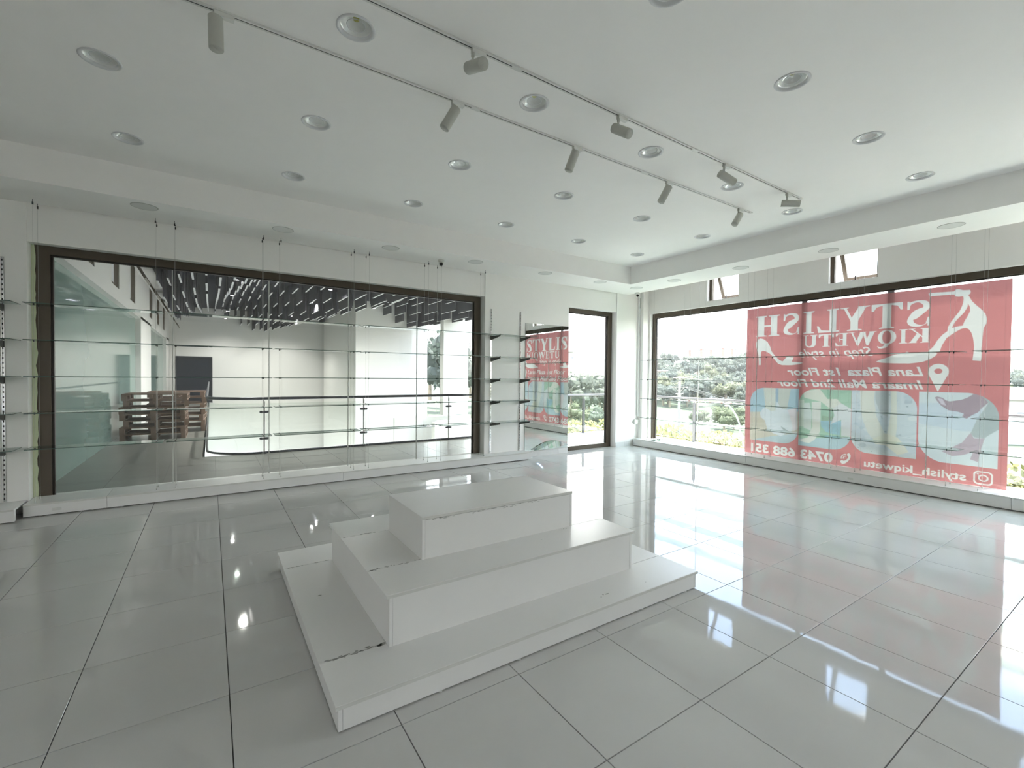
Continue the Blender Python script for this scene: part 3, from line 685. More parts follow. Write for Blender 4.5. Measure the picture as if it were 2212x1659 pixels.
# pallets
def pallet_mesh():
    g = MB(); W,D = 1.15,.95
    for k in range(6): y = -D/2+k*(D-.09)/5; g.box(-W/2,W/2,y,y+.09,.122,.144)
    for k in range(3):
        x = -W/2+k*(W-.09)/2; g.box(x,x+.09,-D/2,D/2,.098,.122)
        for j in range(3): y = -D/2+j*(D-.12)/2; g.box(x,x+.09,y,y+.12,.02,.098)
        g.box(x,x+.09,-D/2,D/2,0,.02)
    return g
pbase = pallet_mesh()
def pallet(label, x,y,z,rot, first=[None]):
    if first[0] is None:
        t = thing('pallet', label, 'pallet', (0,0,0), 'wooden pallets stacked in the atrium'); W,D = 1.15,.95
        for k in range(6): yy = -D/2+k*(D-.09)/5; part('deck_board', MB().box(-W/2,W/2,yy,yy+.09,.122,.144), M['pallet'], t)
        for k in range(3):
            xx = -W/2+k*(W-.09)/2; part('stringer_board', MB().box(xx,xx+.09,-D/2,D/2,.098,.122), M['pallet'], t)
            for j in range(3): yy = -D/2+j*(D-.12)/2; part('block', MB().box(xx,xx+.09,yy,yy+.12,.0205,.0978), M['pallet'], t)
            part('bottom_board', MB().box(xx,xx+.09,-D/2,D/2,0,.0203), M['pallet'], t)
        first[0] = t
    else: t = copy_tree(first[0]); t['label'] = label
    t.location = (x,y,z); t.rotation_euler = (0,0,rot); return t
lv = ['bottom','second from the bottom','third from the bottom','fourth from the bottom','third from the top','second from the top','topmost']
rp = random.Random(4)
for k in range(7):
    pallet(f'brown wooden pallet in the front stack by the green storefront, {lv[k]}', -1.02+rp.uniform(-.03,.03),13.15+rp.uniform(-.04,.04),k*.1445,R(rp.uniform(-3,3)))
for k in range(7):
    pallet(f'brown wooden pallet in the stack beside the railing, {lv[k]}', -.70+.04*k*0+rp.uniform(-.03,.03),14.45+rp.uniform(-.04,.04),k*.1445,R(rp.uniform(-6,3)))

# cylinder lamps hung among the slats
for k,(x,y) in enumerate([(x,y) for y in (11.6,14.4,17.4,22.0,25.0) for x in (.6,3.0,5.2)][:18]):
    if x > 5 and y > 19.5: continue
    l = bpy.data.lights.new('atrium_lamp','SPOT'); l.energy = 120; l.spot_size = R(150); l.spot_blend = .6; l.shadow_soft_size = .05; l.color = (1,.97,.92)
    t = thing('pendant_lamp', 'small dark cylinder lamp among the ceiling slats of the atrium', 'lamp', (x,y,4.2), 'cylinder lamps in the atrium ceiling')
    part('housing', MB().tube([(x,y,4.0),(x,y,4.24)],.055,14,caps=False).lathe([(.055,.04),(0,.04)],14,(x,y,4.2)), M['dsteel'], t)
    lo = bpy.data.objects.new('lamp_bulb', l); C.objects.link(lo); lo.parent = t; lo.location = (0,0,-.17)
ART = [
 ((229,233,226),[(2.053,2.662),(2.036,2.666),(1.799,2.651),(1.795,2.613),(2.032,2.622),(2.049,2.638)],[],-1),
 ((229,233,226),[(1.799,2.656),(1.776,2.674),(1.748,2.674),(1.709,2.655),(1.65,2.652),(1.639,2.632),(1.643,2.602),(1.664,2.584),(1.714,2.578),(1.752,2.575),(1.781,2.585),(1.794,2.611)],[],-1),
 ((229,233,226),[(1.711,2.599),(1.704,2.538),(1.712,2.469),(1.736,2.394),(1.785,2.312),(1.823,2.245),(1.848,2.185),(1.85,2.137),(1.905,2.083),(1.951,2.014),(1.983,1.944),(2.044,1.869),(2.051,1.856),(1.927,1.851),(1.902,1.949),(1.858,2.044),(1.794,2.102),(1.724,2.153),(1.68,2.165),(1.649,2.147),(1.623,2.098),(1.606,2.028),(1.596,1.942),(1.596,1.856),(1.606,1.741),(1.53,1.731),(1.524,1.786),(1.527,1.896),(1.521,2.023),(1.512,2.149),(1.489,2.206),(1.484,2.256),(1.5,2.325),(1.531,2.379),(1.569,2.426),(1.625,2.501),(1.664,2.593)],[[(1.662,2.48),(1.667,2.429),(1.697,2.364),(1.759,2.283),(1.793,2.225),(1.808,2.173),(1.751,2.19),(1.706,2.195),(1.694,2.242),(1.665,2.308),(1.641,2.375),(1.642,2.426)]],-1),
 ((229,233,226),[(1.944,1.847),(1.967,1.808),(2.021,1.764),(2.104,1.729),(2.233,1.713),(2.397,1.717),(2.553,1.728),(2.621,1.744),(2.586,1.768),(2.507,1.795),(2.446,1.827),(2.4,1.84),(2.295,1.86),(2.266,1.878),(2.236,1.862),(2.037,1.869)],[],-1),
 ((229,233,226),[(4.32,2.194),(4.261,2.178),(4.19,2.121),(4.143,2.037),(4.119,1.954),(4.049,1.864),(3.992,1.805),(3.931,1.775),(3.873,1.842),(3.83,1.864),(3.803,1.84),(3.756,1.839),(3.786,1.767),(3.64,1.756),(3.609,1.744),(3.66,1.725),(3.785,1.71),(3.935,1.712),(4.002,1.736),(4.059,1.801),(4.123,1.896),(4.199,1.951),(4.269,1.972),(4.298,1.949),(4.302,1.842),(4.299,1.717),(4.335,1.718),(4.337,1.843),(4.351,1.939),(4.383,2.036),(4.392,2.108),(4.367,2.167)],[],-1),
 ((163,196,210),[(3.662,0.385),(4.47,0.385),(4.47,1.318),(3.662,1.318)],[],0),
 ((204,196,176),[(4.524,0.872),(3.624,0.937),(3.614,0.471),(4.514,0.36)],[],0),
 ((178,200,208),[(4.477,0.365),(4.078,0.484),(3.617,0.582),(3.612,0.36),(4.475,0.243)],[],0),
 ((196,186,164),[(4.485,0.778),(4.222,0.782),(4.197,0.707),(4.483,0.681)],[],0),
 ((145,172,192),[(4.038,1.313),(3.983,1.315),(3.984,1.084),(4.034,1.082)],[],0),
 ((208,213,200),[(4.245,1.343),(4.201,0.907),(4.03,0.919),(4.039,1.348)],[],0),
 ((196,202,192),[(3.989,1.349),(3.987,0.957),(3.845,0.967),(3.783,1.355)],[],0),
 ((228,219,222),[(3.834,0.956),(3.692,0.999),(3.674,0.643),(3.731,0.603),(3.788,0.79)],[],0),
 ((217,227,232),[(4.202,0.966),(4.249,0.952),(4.3,0.865),(4.281,0.795),(4.209,0.741),(4.16,0.592),(4.068,0.532),(3.933,0.495),(3.826,0.57),(3.742,0.613),(3.766,0.746),(3.834,0.956),(3.921,0.962),(4.011,1.083),(4.031,0.931),(4.109,0.914)],[],0),
 ((150,160,165),[(3.948,0.672),(3.891,0.597),(3.784,0.581),(3.827,0.604),(3.892,0.643)],[],0),
 ((158,201,172),[(2.918,0.385),(3.655,0.385),(3.655,1.318),(2.918,1.318)],[],1),
 ((170,200,210),[(3.666,0.487),(2.865,0.605),(2.861,0.401),(3.662,0.286)],[],1),
 ((130,180,150),[(3.248,1.315),(3.211,1.316),(3.189,1.127),(3.244,1.124)],[],1),
 ((205,222,205),[(3.658,1.135),(3.577,1.139),(3.568,0.698),(3.65,0.69)],[],1),
 ((226,230,214),[(3.59,1.282),(3.353,1.322),(3.236,1.167),(3.107,1.173),(3.051,1.113),(3.104,1.037),(3.205,1.02),(3.33,1.119),(3.577,1.172)],[],1),
 ((216,229,222),[(3.581,1.084),(3.495,1.094),(3.462,0.927),(3.467,0.643),(3.578,0.675)],[],1),
 ((228,231,220),[(3.466,1.112),(3.33,1.119),(3.335,0.635),(3.414,0.496),(3.492,0.432),(3.583,0.442),(3.645,0.468),(3.514,0.528),(3.448,0.71)],[],1),
 ((138,170,140),[(3.316,0.895),(3.278,0.898),(3.202,0.883),(3.156,0.907),(3.136,0.825),(3.314,0.809)],[],1),
 ((152,201,217),[(3.333,0.813),(3.037,0.839),(3.059,0.613),(3.132,0.615),(3.254,0.644),(3.322,0.722)],[],1),
 ((226,232,232),[(3.159,1.023),(3.051,1.113),(2.917,1.029),(2.908,0.6),(3.041,0.605),(3.046,0.854),(3.191,0.773),(3.138,0.909)],[],1),
 ((203,217,224),[(2.14,0.385),(2.912,0.385),(2.912,1.318),(2.14,1.318)],[],2),
 ((176,192,202),[(2.282,1.176),(2.274,1.201),(2.235,1.209),(2.189,1.19),(2.196,1.158),(2.231,1.147),(2.28,1.147)],[],2),
 ((188,205,214),[(2.242,0.681),(2.228,0.691),(2.216,0.691),(2.203,0.687),(2.205,0.677),(2.216,0.669),(2.229,0.674)],[],2),
 ((218,230,232),[(2.834,0.904),(2.811,0.932),(2.774,0.943),(2.747,0.921),(2.747,0.887),(2.779,0.878),(2.822,0.88)],[],2),
 ((210,224,228),[(2.912,0.752),(2.898,0.776),(2.854,0.793),(2.813,0.767),(2.82,0.736),(2.853,0.715),(2.898,0.723)],[],2),
 ((210,224,228),[(2.214,0.426),(2.187,0.444),(2.154,0.465),(2.119,0.439),(2.124,0.408),(2.153,0.386),(2.195,0.398)],[],2),
 ((218,230,232),[(2.757,0.743),(2.735,0.765),(2.689,0.781),(2.663,0.759),(2.655,0.728),(2.692,0.706),(2.739,0.712)],[],2),
 ((218,230,232),[(2.521,0.411),(2.506,0.426),(2.487,0.434),(2.476,0.421),(2.476,0.401),(2.488,0.39),(2.508,0.398)],[],2),
 ((218,230,232),[(2.779,0.557),(2.77,0.571),(2.748,0.577),(2.732,0.566),(2.736,0.549),(2.749,0.541),(2.77,0.537)],[],2),
 ((188,205,214),[(2.57,0.58),(2.553,0.61),(2.525,0.609),(2.497,0.596),(2.484,0.566),(2.523,0.552),(2.561,0.563)],[],2),
 ((210,224,228),[(2.694,1.135),(2.697,1.165),(2.652,1.172),(2.625,1.152),(2.615,1.122),(2.652,1.113),(2.695,1.117)],[],2),
 ((218,230,232),[(2.822,1.283),(2.803,1.307),(2.766,1.306),(2.744,1.296),(2.727,1.27),(2.763,1.247),(2.797,1.26)],[],2),
 ((176,192,202),[(2.178,0.956),(2.172,0.98),(2.144,0.977),(2.128,0.968),(2.116,0.943),(2.146,0.928),(2.177,0.938)],[],2),
 ((188,205,214),[(2.938,0.604),(2.931,0.627),(2.891,0.637),(2.864,0.617),(2.868,0.592),(2.887,0.566),(2.934,0.578)],[],2),
 ((210,224,228),[(2.611,1.104),(2.61,1.124),(2.582,1.126),(2.556,1.112),(2.559,1.096),(2.583,1.086),(2.611,1.086)],[],2),
 ((188,205,214),[(2.888,0.812),(2.874,0.824),(2.849,0.836),(2.835,0.82),(2.821,0.804),(2.849,0.796),(2.869,0.794)],[],2),
 ((176,192,202),[(2.253,1.235),(2.238,1.25),(2.213,1.251),(2.185,1.247),(2.186,1.226),(2.212,1.214),(2.235,1.219)],[],2),
 ((210,224,228),[(2.635,0.81),(2.622,0.824),(2.599,0.825),(2.583,0.821),(2.58,0.801),(2.598,0.787),(2.62,0.797)],[],2),
 ((176,192,202),[(2.438,0.681),(2.428,0.715),(2.384,0.711),(2.336,0.696),(2.351,0.661),(2.379,0.655),(2.416,0.647)],[],2),
 ((188,205,214),[(2.471,0.822),(2.442,0.859),(2.408,0.865),(2.355,0.842),(2.374,0.81),(2.405,0.777),(2.447,0.786)],[],2),
 ((176,192,202),[(2.271,1.234),(2.262,1.245),(2.244,1.251),(2.236,1.239),(2.232,1.23),(2.244,1.224),(2.263,1.223)],[],2),
 ((210,224,228),[(2.518,0.786),(2.501,0.8),(2.48,0.8),(2.458,0.794),(2.459,0.78),(2.479,0.772),(2.498,0.773)],[],2),
 ((188,205,214),[(2.809,0.756),(2.802,0.775),(2.772,0.779),(2.746,0.768),(2.754,0.746),(2.772,0.737),(2.8,0.737)],[],2),
 ((218,230,232),[(2.861,1.241),(2.858,1.26),(2.835,1.264),(2.808,1.249),(2.811,1.231),(2.834,1.219),(2.861,1.225)],[],2),
 ((210,224,228),[(2.848,1.222),(2.831,1.254),(2.786,1.251),(2.743,1.241),(2.754,1.204),(2.791,1.177),(2.827,1.181)],[],2),
 ((188,205,214),[(2.8,0.971),(2.784,0.99),(2.757,0.993),(2.739,0.982),(2.731,0.963),(2.756,0.953),(2.778,0.957)],[],2),
 ((188,205,214),[(2.293,1.233),(2.282,1.268),(2.226,1.27),(2.184,1.255),(2.185,1.215),(2.228,1.183),(2.268,1.206)],[],2),
 ((176,192,202),[(2.3,0.523),(2.291,0.54),(2.267,0.546),(2.25,0.531),(2.246,0.514),(2.268,0.507),(2.287,0.513)],[],2),
 ((176,192,202),[(2.826,0.495),(2.802,0.516),(2.753,0.53),(2.724,0.51),(2.723,0.48),(2.756,0.463),(2.793,0.472)],[],2),
 ((210,224,228),[(2.484,1.116),(2.475,1.142),(2.435,1.15),(2.401,1.132),(2.401,1.104),(2.436,1.082),(2.477,1.084)],[],2),
 ((210,224,228),[(2.74,1.306),(2.717,1.325),(2.68,1.337),(2.65,1.324),(2.645,1.29),(2.677,1.27),(2.719,1.277)],[],2),
 ((210,224,228),[(2.684,0.99),(2.666,1.013),(2.626,1.014),(2.605,1.006),(2.606,0.974),(2.623,0.962),(2.665,0.969)],[],2),
 ((188,205,214),[(2.518,0.627),(2.513,0.637),(2.493,0.643),(2.479,0.635),(2.479,0.621),(2.491,0.613),(2.51,0.614)],[],2),
 ((176,192,202),[(2.343,0.697),(2.332,0.706),(2.318,0.714),(2.305,0.702),(2.303,0.691),(2.319,0.683),(2.334,0.685)],[],2),
 ((218,230,232),[(2.744,0.626),(2.726,0.652),(2.684,0.655),(2.648,0.642),(2.661,0.612),(2.685,0.589),(2.719,0.597)],[],2),
 ((218,230,232),[(2.724,0.951),(2.722,0.965),(2.695,0.967),(2.674,0.96),(2.68,0.944),(2.696,0.932),(2.716,0.938)],[],2),
 ((218,230,232),[(2.243,0.942),(2.217,0.976),(2.168,0.979),(2.129,0.957),(2.13,0.929),(2.173,0.911),(2.216,0.908)],[],2),
 ((210,224,228),[(2.916,0.605),(2.908,0.622),(2.883,0.631),(2.872,0.615),(2.86,0.597),(2.885,0.584),(2.914,0.59)],[],2),
 ((188,205,214),[(2.836,1.093),(2.835,1.102),(2.815,1.105),(2.799,1.101),(2.793,1.088),(2.816,1.074),(2.83,1.082)],[],2),
 ((218,230,232),[(2.251,0.47),(2.244,0.481),(2.227,0.483),(2.21,0.476),(2.217,0.466),(2.226,0.457),(2.241,0.459)],[],2),
 ((176,192,202),[(2.593,0.872),(2.586,0.883),(2.567,0.882),(2.557,0.879),(2.55,0.868),(2.569,0.862),(2.582,0.863)],[],2),
 ((210,224,228),[(2.515,0.427),(2.495,0.446),(2.463,0.46),(2.422,0.442),(2.421,0.414),(2.459,0.401),(2.494,0.405)],[],2),
 ((176,192,202),[(2.39,1.187),(2.387,1.2),(2.368,1.199),(2.356,1.192),(2.355,1.182),(2.369,1.172),(2.388,1.176)],[],2),
 ((188,205,214),[(2.265,0.994),(2.241,1.01),(2.213,1.019),(2.196,1.004),(2.187,0.986),(2.211,0.967),(2.241,0.976)],[],2),
 ((188,205,214),[(2.462,0.688),(2.45,0.712),(2.402,0.713),(2.356,0.703),(2.358,0.67),(2.398,0.649),(2.45,0.655)],[],2),
 ((176,192,202),[(2.804,0.511),(2.787,0.53),(2.748,0.54),(2.725,0.522),(2.713,0.498),(2.752,0.489),(2.786,0.488)],[],2),
 ((188,205,214),[(2.881,0.557),(2.864,0.578),(2.834,0.575),(2.808,0.569),(2.803,0.545),(2.834,0.529),(2.862,0.539)],[],2),
 ((140,158,166),[(2.583,1.225),(2.596,1.231),(2.609,1.227),(2.596,1.22)],[],2),
 ((140,158,166),[(2.755,0.59),(2.763,0.595),(2.772,0.592),(2.763,0.587)],[],2),
 ((140,158,166),[(2.512,1.224),(2.521,1.228),(2.53,1.226),(2.521,1.22)],[],2),
 ((140,158,166),[(2.47,0.728),(2.489,0.737),(2.508,0.73),(2.489,0.72)],[],2),
 ((140,158,166),[(2.279,0.835),(2.286,0.838),(2.293,0.837),(2.286,0.832)],[],2),
 ((140,158,166),[(2.777,1.296),(2.789,1.302),(2.801,1.298),(2.789,1.291)],[],2),
 ((140,158,166),[(2.135,0.881),(2.146,0.887),(2.158,0.883),(2.146,0.877)],[],2),
 ((140,158,166),[(2.802,0.456),(2.816,0.464),(2.831,0.458),(2.816,0.45)],[],2),
 ((140,158,166),[(2.522,0.925),(2.534,0.931),(2.546,0.927),(2.534,0.92)],[],2),
 ((140,158,166),[(2.406,1.307),(2.412,1.31),(2.418,1.309),(2.412,1.304)],[],2),
 ((140,158,166),[(2.867,1.034),(2.882,1.042),(2.897,1.036),(2.882,1.028)],[],2),
 ((140,158,166),[(2.544,1.152),(2.557,1.158),(2.571,1.154),(2.557,1.147)],[],2),
 ((140,158,166),[(2.89,0.679),(2.907,0.688),(2.924,0.681),(2.907,0.673)],[],2),
 ((140,158,166),[(2.628,1.312),(2.638,1.317),(2.648,1.314),(2.638,1.308)],[],2),
 ((140,158,166),[(2.439,1.262),(2.458,1.271),(2.477,1.264),(2.458,1.254)],[],2),
 ((140,158,166),[(2.526,0.947),(2.54,0.954),(2.554,0.949),(2.54,0.942)],[],2),
 ((140,158,166),[(2.477,0.507),(2.489,0.513),(2.502,0.509),(2.489,0.502)],[],2),
 ((140,158,166),[(2.229,1.106),(2.248,1.116),(2.268,1.108),(2.248,1.098)],[],2),
 ((140,158,166),[(2.323,0.394),(2.335,0.4),(2.347,0.396),(2.335,0.389)],[],2),
 ((140,158,166),[(2.639,0.419),(2.651,0.425),(2.663,0.421),(2.651,0.414)],[],2),
 ((140,158,166),[(2.341,1.0),(2.357,1.008),(2.374,1.002),(2.357,0.993)],[],2),
 ((140,158,166),[(2.147,0.469),(2.154,0.473),(2.161,0.471),(2.154,0.467)],[],2),
 ((182,192,194),[(2.622,1.384),(2.456,1.388),(2.462,0.943),(2.558,0.994),(2.618,1.187)],[],2),
 ((226,229,216),[(2.812,1.379),(2.622,1.384),(2.634,1.186),(2.597,0.932),(2.505,0.725),(2.486,0.582),(2.605,0.566),(2.698,0.684),(2.76,0.859),(2.797,1.027)],[],2),
 ((224,229,214),[(2.437,1.388),(2.372,1.39),(2.356,0.818),(2.375,0.624),(2.418,0.484),(2.49,0.581),(2.456,0.808),(2.429,1.023)],[],2),
 ((230,230,208),[(2.635,0.612),(2.493,0.707),(2.353,0.665),(2.284,0.579),(2.222,0.474),(2.281,0.437),(2.348,0.417),(2.489,0.532),(2.609,0.536)],[],2),
 ((214,228,231),[(1.355,0.385),(2.122,0.385),(2.122,1.323),(1.355,1.323)],[],3),
 ((200,218,230),[(2.135,1.165),(1.507,1.2),(1.5,0.835),(1.684,0.823),(2.129,0.887)],[],3),
 ((165,180,180),[(1.576,1.32),(1.51,1.323),(1.426,1.271),(1.353,1.15),(1.342,0.889),(1.439,0.799),(1.48,0.752),(1.571,0.758),(1.603,0.806),(1.54,1.018),(1.493,1.107),(1.434,1.242),(1.454,1.203),(1.532,1.241)],[],3),
 ((160,138,150),[(1.959,1.251),(1.936,1.266),(1.881,1.25),(1.848,1.216),(1.808,1.205),(1.693,1.233),(1.631,1.271),(1.582,1.316),(1.533,1.305),(1.46,1.219),(1.454,1.203),(1.506,1.14),(1.541,1.078),(1.595,1.04),(1.644,0.988),(1.694,1.006),(1.67,1.051),(1.728,1.073),(1.819,1.085),(1.893,1.142),(1.941,1.211)],[],3),
 ((208,198,212),[(1.935,1.243),(1.881,1.232),(1.839,1.141),(1.893,1.165)],[],3),
 ((184,164,176),[(1.603,0.811),(1.571,0.741),(1.474,0.753),(1.496,0.665),(1.512,0.577),(1.528,0.443),(1.602,0.469),(1.579,0.563),(1.678,0.51),(1.774,0.486),(1.88,0.533),(1.776,0.601),(1.681,0.675),(1.645,0.741)],[],3),
]
# ------------------------------------------------------------------ printed banner hung outside the right window
BY0,BY1,BZ0,BZ1 = 1.270,4.565,.135,2.735
ST = .005; SS = 2; st = ST/SS
NYb = int(round((BY1-BY0)/ST))*SS; NZb = int(round((BZ1-BZ0)/ST))*SS
img = np.empty((NZb,NYb,3),np.float32)
def lin(c): return np.array([(v/255/12.92 if v/255 <= .04045 else ((v/255+.055)/1.055)**2.4) for v in c],np.float32)
RED = np.array([.68,.285,.283],np.float32); WHT = np.array([.85,.88,.84],np.float32)
img[:] = RED
gy = BY0+(np.arange(NYb)+.5)*st; gz = BZ0+(np.arange(NZb)+.5)*st
def fill_mask(polys):
    A = np.array([p for q in polys for p in q]); y0,y1 = A[:,0].min(),A[:,0].max(); z0,z1 = A[:,1].min(),A[:,1].max()
    i0,i1 = max(0,int((y0-BY0)/st)-1),min(NYb,int((y1-BY0)/st)+2); k0,k1 = max(0,int((z0-BZ0)/st)-1),min(NZb,int((z1-BZ0)/st)+2)
    if i1<=i0 or k1<=k0: return None
    Y,Z = np.meshgrid(gy[i0:i1],gz[k0:k1]); ins = np.zeros(Y.shape,bool)
    for q in polys:
        n = len(q)
        for i in range(n):
            a,b = q[i],q[(i+1)%n]
            if a[1] == b[1]: continue
            ins ^= ((a[1]>Z) != (b[1]>Z)) & (Y < (b[0]-a[0])*(Z-a[1])/(b[1]-a[1])+a[0])
    return ins,i0,i1,k0,k1
def paint(polys, col, clip=None):
    r = fill_mask(polys)
    if r is None: return
    m,i0,i1,k0,k1 = r
    if clip is not None: m = m & clip[k0:k1,i0:i1]
    img[k0:k1,i0:i1][m] = col
def rounded(y0,y1,z0,z1,rr):     # radii for corners (y0,z0),(y1,z0),(y1,z1),(y0,z1)
    P = []
    for (cy,cz,sy,sz,a0,r) in ((y0,z0,1,1,180,rr[0]),(y1,z0,-1,1,270,rr[1]),(y1,z1,-1,-1,0,rr[2]),(y0,z1,1,-1,90,rr[3])):
        if r == 0: P.append((cy,cz)); continue
        for k in range(13):
            a = R(a0+k*7.5); P.append((cy+sy*r+r*math.cos(a), cz+sz*r+r*math.sin(a)))
    return P
PIC = [(3.662,4.470,.378,1.318),(2.918,3.655,.378,1.318),(2.140,2.912,.378,1.318),(1.355,2.122,.378,1.323)]
RAD = [(.24,0,.24,0),(.24,0,.24,0),(0,.24,0,.24),(0,.30,0,.30)]
clips = []
for (a,b,c,d),rr in zip(PIC,RAD):
    m = np.zeros((NZb,NYb),bool); r = fill_mask([rounded(a,b,c,d,rr)]); m[r[3]:r[4],r[1]:r[2]] = r[0]; clips.append(m)
for col,poly,holes,cl in ART:
    cc = WHT if cl < 0 else lin([v*.72+w_*.28 for v,w_ in zip(col,(222,230,228))])*1.02
    paint([poly]+holes, cc, None if cl < 0 else clips[cl])
# bold serif capitals, drawn in a unit box
def G_rect(x0,x1,y0,y1): return [(x0,y0),(x1,y0),(x1,y1),(x0,y1)]
def serif(xc,w,y,dirn,h=.055):   # a bracketed slab
    k = .05*dirn
    return [(xc-w,y),(xc+w,y),(xc+w,y+h*dirn*.7),(xc+w*.55,y+h*dirn*1.2),(xc-w*.55,y+h*dirn*1.2),(xc-w,y+h*dirn*.7)]
def ribbon(pts):
    L = []; Rr = []
    P = []
    for i in range(len(pts)-1):
        p0 = pts[max(i-1,0)]; p1 = pts[i]; p2 = pts[i+1]; p3 = pts[min(i+2,len(pts)-1)]
        for s in range(8):
            t = s/8; P.append([.5*((2*p1[q])+(-p0[q]+p2[q])*t+(2*p0[q]-5*p1[q]+4*p2[q]-p3[q])*t*t+(-p0[q]+3*p1[q]-3*p2[q]+p3[q])*t**3) for q in range(4)])
    P.append(list(pts[-1]))
    for x,y,wx,wy in P: L.append((x-wx,y-wy)); Rr.append((x+wx,y+wy))
    return L+Rr[::-1]
def stem(x0,x1,sw=.11): return [G_rect(x0,x1,.02,.98),serif((x0+x1)/2,(x1-x0)/2+sw,0,1),serif((x0+x1)/2,(x1-x0)/2+sw,1,-1)]
def ell(cx,cy,rx,ry,n=40): return [(cx+rx*math.cos(2*math.pi*i/n),cy+ry*math.sin(2*math.pi*i/n)) for i in range(n)]
GL = {
 'H': stem(.10,.36,.10)+stem(.64,.90,.10)+[G_rect(.3,.7,.46,.54)],
 'I': stem(.26,.74,.26),
 'L': [G_rect(.12,.42,.02,.98),serif(.27,.27,1,-1),[(0,0),(.93,0),(1,.30),(.92,.30),(.78,.10),(.5,.075),(0,.06)]],
 'T': [G_rect(.36,.64,.02,.98),serif(.5,.24,0,1),[(0,1),(1,1),(1,.72),(.93,.72),(.84,.88),(.64,.93),(.36,.93),(.16,.88),(.07,.72),(0,.72)]],
 'E': [G_rect(.12,.40,.02,.98),serif(.26,.26,1,-1),[(0,0),(.95,0),(1,.27),(.93,.27),(.78,.09),(.4,.07),(0,.06)],[(.3,1),(.95,1),(.95,.76),(.88,.76),(.76,.92),(.3,.94)],G_rect(.3,.66,.47,.54),G_rect(.62,.68,.36,.65)],
 'Y': [G_rect(.38,.64,.02,.50),serif(.51,.25,0,1),[(.10,1),(.36,1),(.66,.44),(.60,.36),(.38,.42)],[(.90,1),(.80,1),(.56,.46),(.64,.42)],serif(.20,.20,1,-1,.04),serif(.85,.15,1,-1,.04)],
 'U': [G_rect(.10,.36,.30,.98),serif(.24,.24,1,-1),G_rect(.74,.85,.30,.98),serif(.80,.20,1,-1),
       [(.10,.32),(.12,.16),(.22,.05),(.40,-.01),(.56,-.01),(.72,.06),(.83,.18),(.85,.32),(.74,.32),(.70,.16),(.60,.09),(.48,.09),(.40,.15),(.36,.32)]],
 'W': [[(.06,1),(.24,1),(.40,.22),(.34,-.02),(.29,-.02)],[(.40,.95),(.50,1),(.36,-.02),(.31,.10)],[(.40,1),(.58,1),(.74,.22),(.69,-.02),(.64,-.02)],[(.86,1),(.92,1),(.70,-.02),(.66,.12)],serif(.14,.14,1,-1,.04),serif(.47,.12,1,-1,.03),serif(.89,.11,1,-1,.04)],
 'K': stem(.10,.36,.10)+[[(.34,.44),(.80,.97),(.90,.97),(.36,.36)],[(.44,.50),(.62,.64),(.94,.03),(.66,.03)],serif(.84,.16,1,-1,.04),serif(.80,.20,0,1,.04)],
 'S': [ribbon([(.88,.78,.02,.02),(.80,.90,.05,.03),(.52,.965,.0,.035),(.24,.88,-.09,.05),(.20,.70,-.12,-.02),(.42,.56,-.06,-.12),(.66,.42,-.07,-.13),(.80,.26,-.12,.01),(.72,.10,-.09,.05),(.44,.03,.0,.035),(.18,.10,.05,-.02),(.08,.24,.03,-.01)]),
       G_rect(.84,.92,.66,.99),G_rect(.05,.13,.01,.34),[(.84,.66),(.92,.66),(.92,.86),(.80,.86)],[(.05,.34),(.13,.34),(.2,.12),(.05,.10)]],
}
def glyph(ch,y0,y1,z0,z1):
    for pl in GL[ch]: paint([[(y0+(y1-y0)*x, z0+(z1-z0)*y) for x,y in pl]], WHT)
for ch,a,b in (('S',2.018,2.296),('T',2.325,2.689),('Y',2.710,3.089),('L',3.107,3.413),('I',3.452,3.617),('S',3.666,3.949),('H',3.993,4.394)): glyph(ch,a,b,2.222,2.582)
for ch,a,b in (('K',2.02,2.255),('I',2.266,2.359),('W',2.62,2.969),('E',2.978,3.153),('T',3.171,3.383),('U',3.403,3.617)): glyph(ch,a,b,1.997,2.196)
q0,q1 = 2.392,2.608
paint([[(q0+(q1-q0)*x, 1.994+.206*y) for x,y in ell(.5,.5,.5,.51)],[(q0+(q1-q0)*x, 1.994+.206*y) for x,y in ell(.5,.5,.245,.45)]],WHT)
paint([[(2.455,2.01),(2.51,2.01),(2.545,1.966),(2.585,1.958),(2.607,1.975),(2.612,1.968),(2.60,1.942),(2.56,1.934),(2.50,1.95)]],WHT)
def text(s, y0,y1,z0,z1, shear=0.0, bold=0.0, space=1.0):
    cu = bpy.data.curves.new('t','FONT'); cu.body = s; cu.shear = shear; cu.offset = bold; cu.space_character = space; cu.resolution_u = 4
    ob = bpy.data.objects.new('t',cu); C.objects.link(ob); me = ob.to_mesh()
    V = np.array([v.co[:2] for v in me.vertices]); me.calc_loop_triangles()
    F = [tuple(t.vertices) for t in me.loop_triangles]
    a,b = V.min(0),V.max(0); Vn = (V-a)/(b-a); P = np.stack([y0+(y1-y0)*Vn[:,0], z0+(z1-z0)*Vn[:,1]],1)
    for f in F: paint([[tuple(P[i]) for i in f]],WHT)
    ob.to_mesh_clear(); bpy.data.objects.remove(ob); bpy.data.curves.remove(cu)
def slabs(pts):
    for (y,z) in pts: paint([[(y-.022,z-.005),(y+.022,z-.005),(y+.022,z+.005),(y-.022,z+.005)]],WHT)
text('Step in style',2.655,3.675,1.79,1.972,.45,.008)
text('Lana Plaza 1st Floor',2.08,3.855,1.535,1.664,.30,.022)
text('Imaara Mall 2nd Floor',2.078,4.02,1.352,1.480,.30,.022)
text('0743 688 351',3.149,4.448,.165,.322,0,.035,1.02)
text('stylish_kiqwetu',1.635,2.738,.150,.290,0,.022)
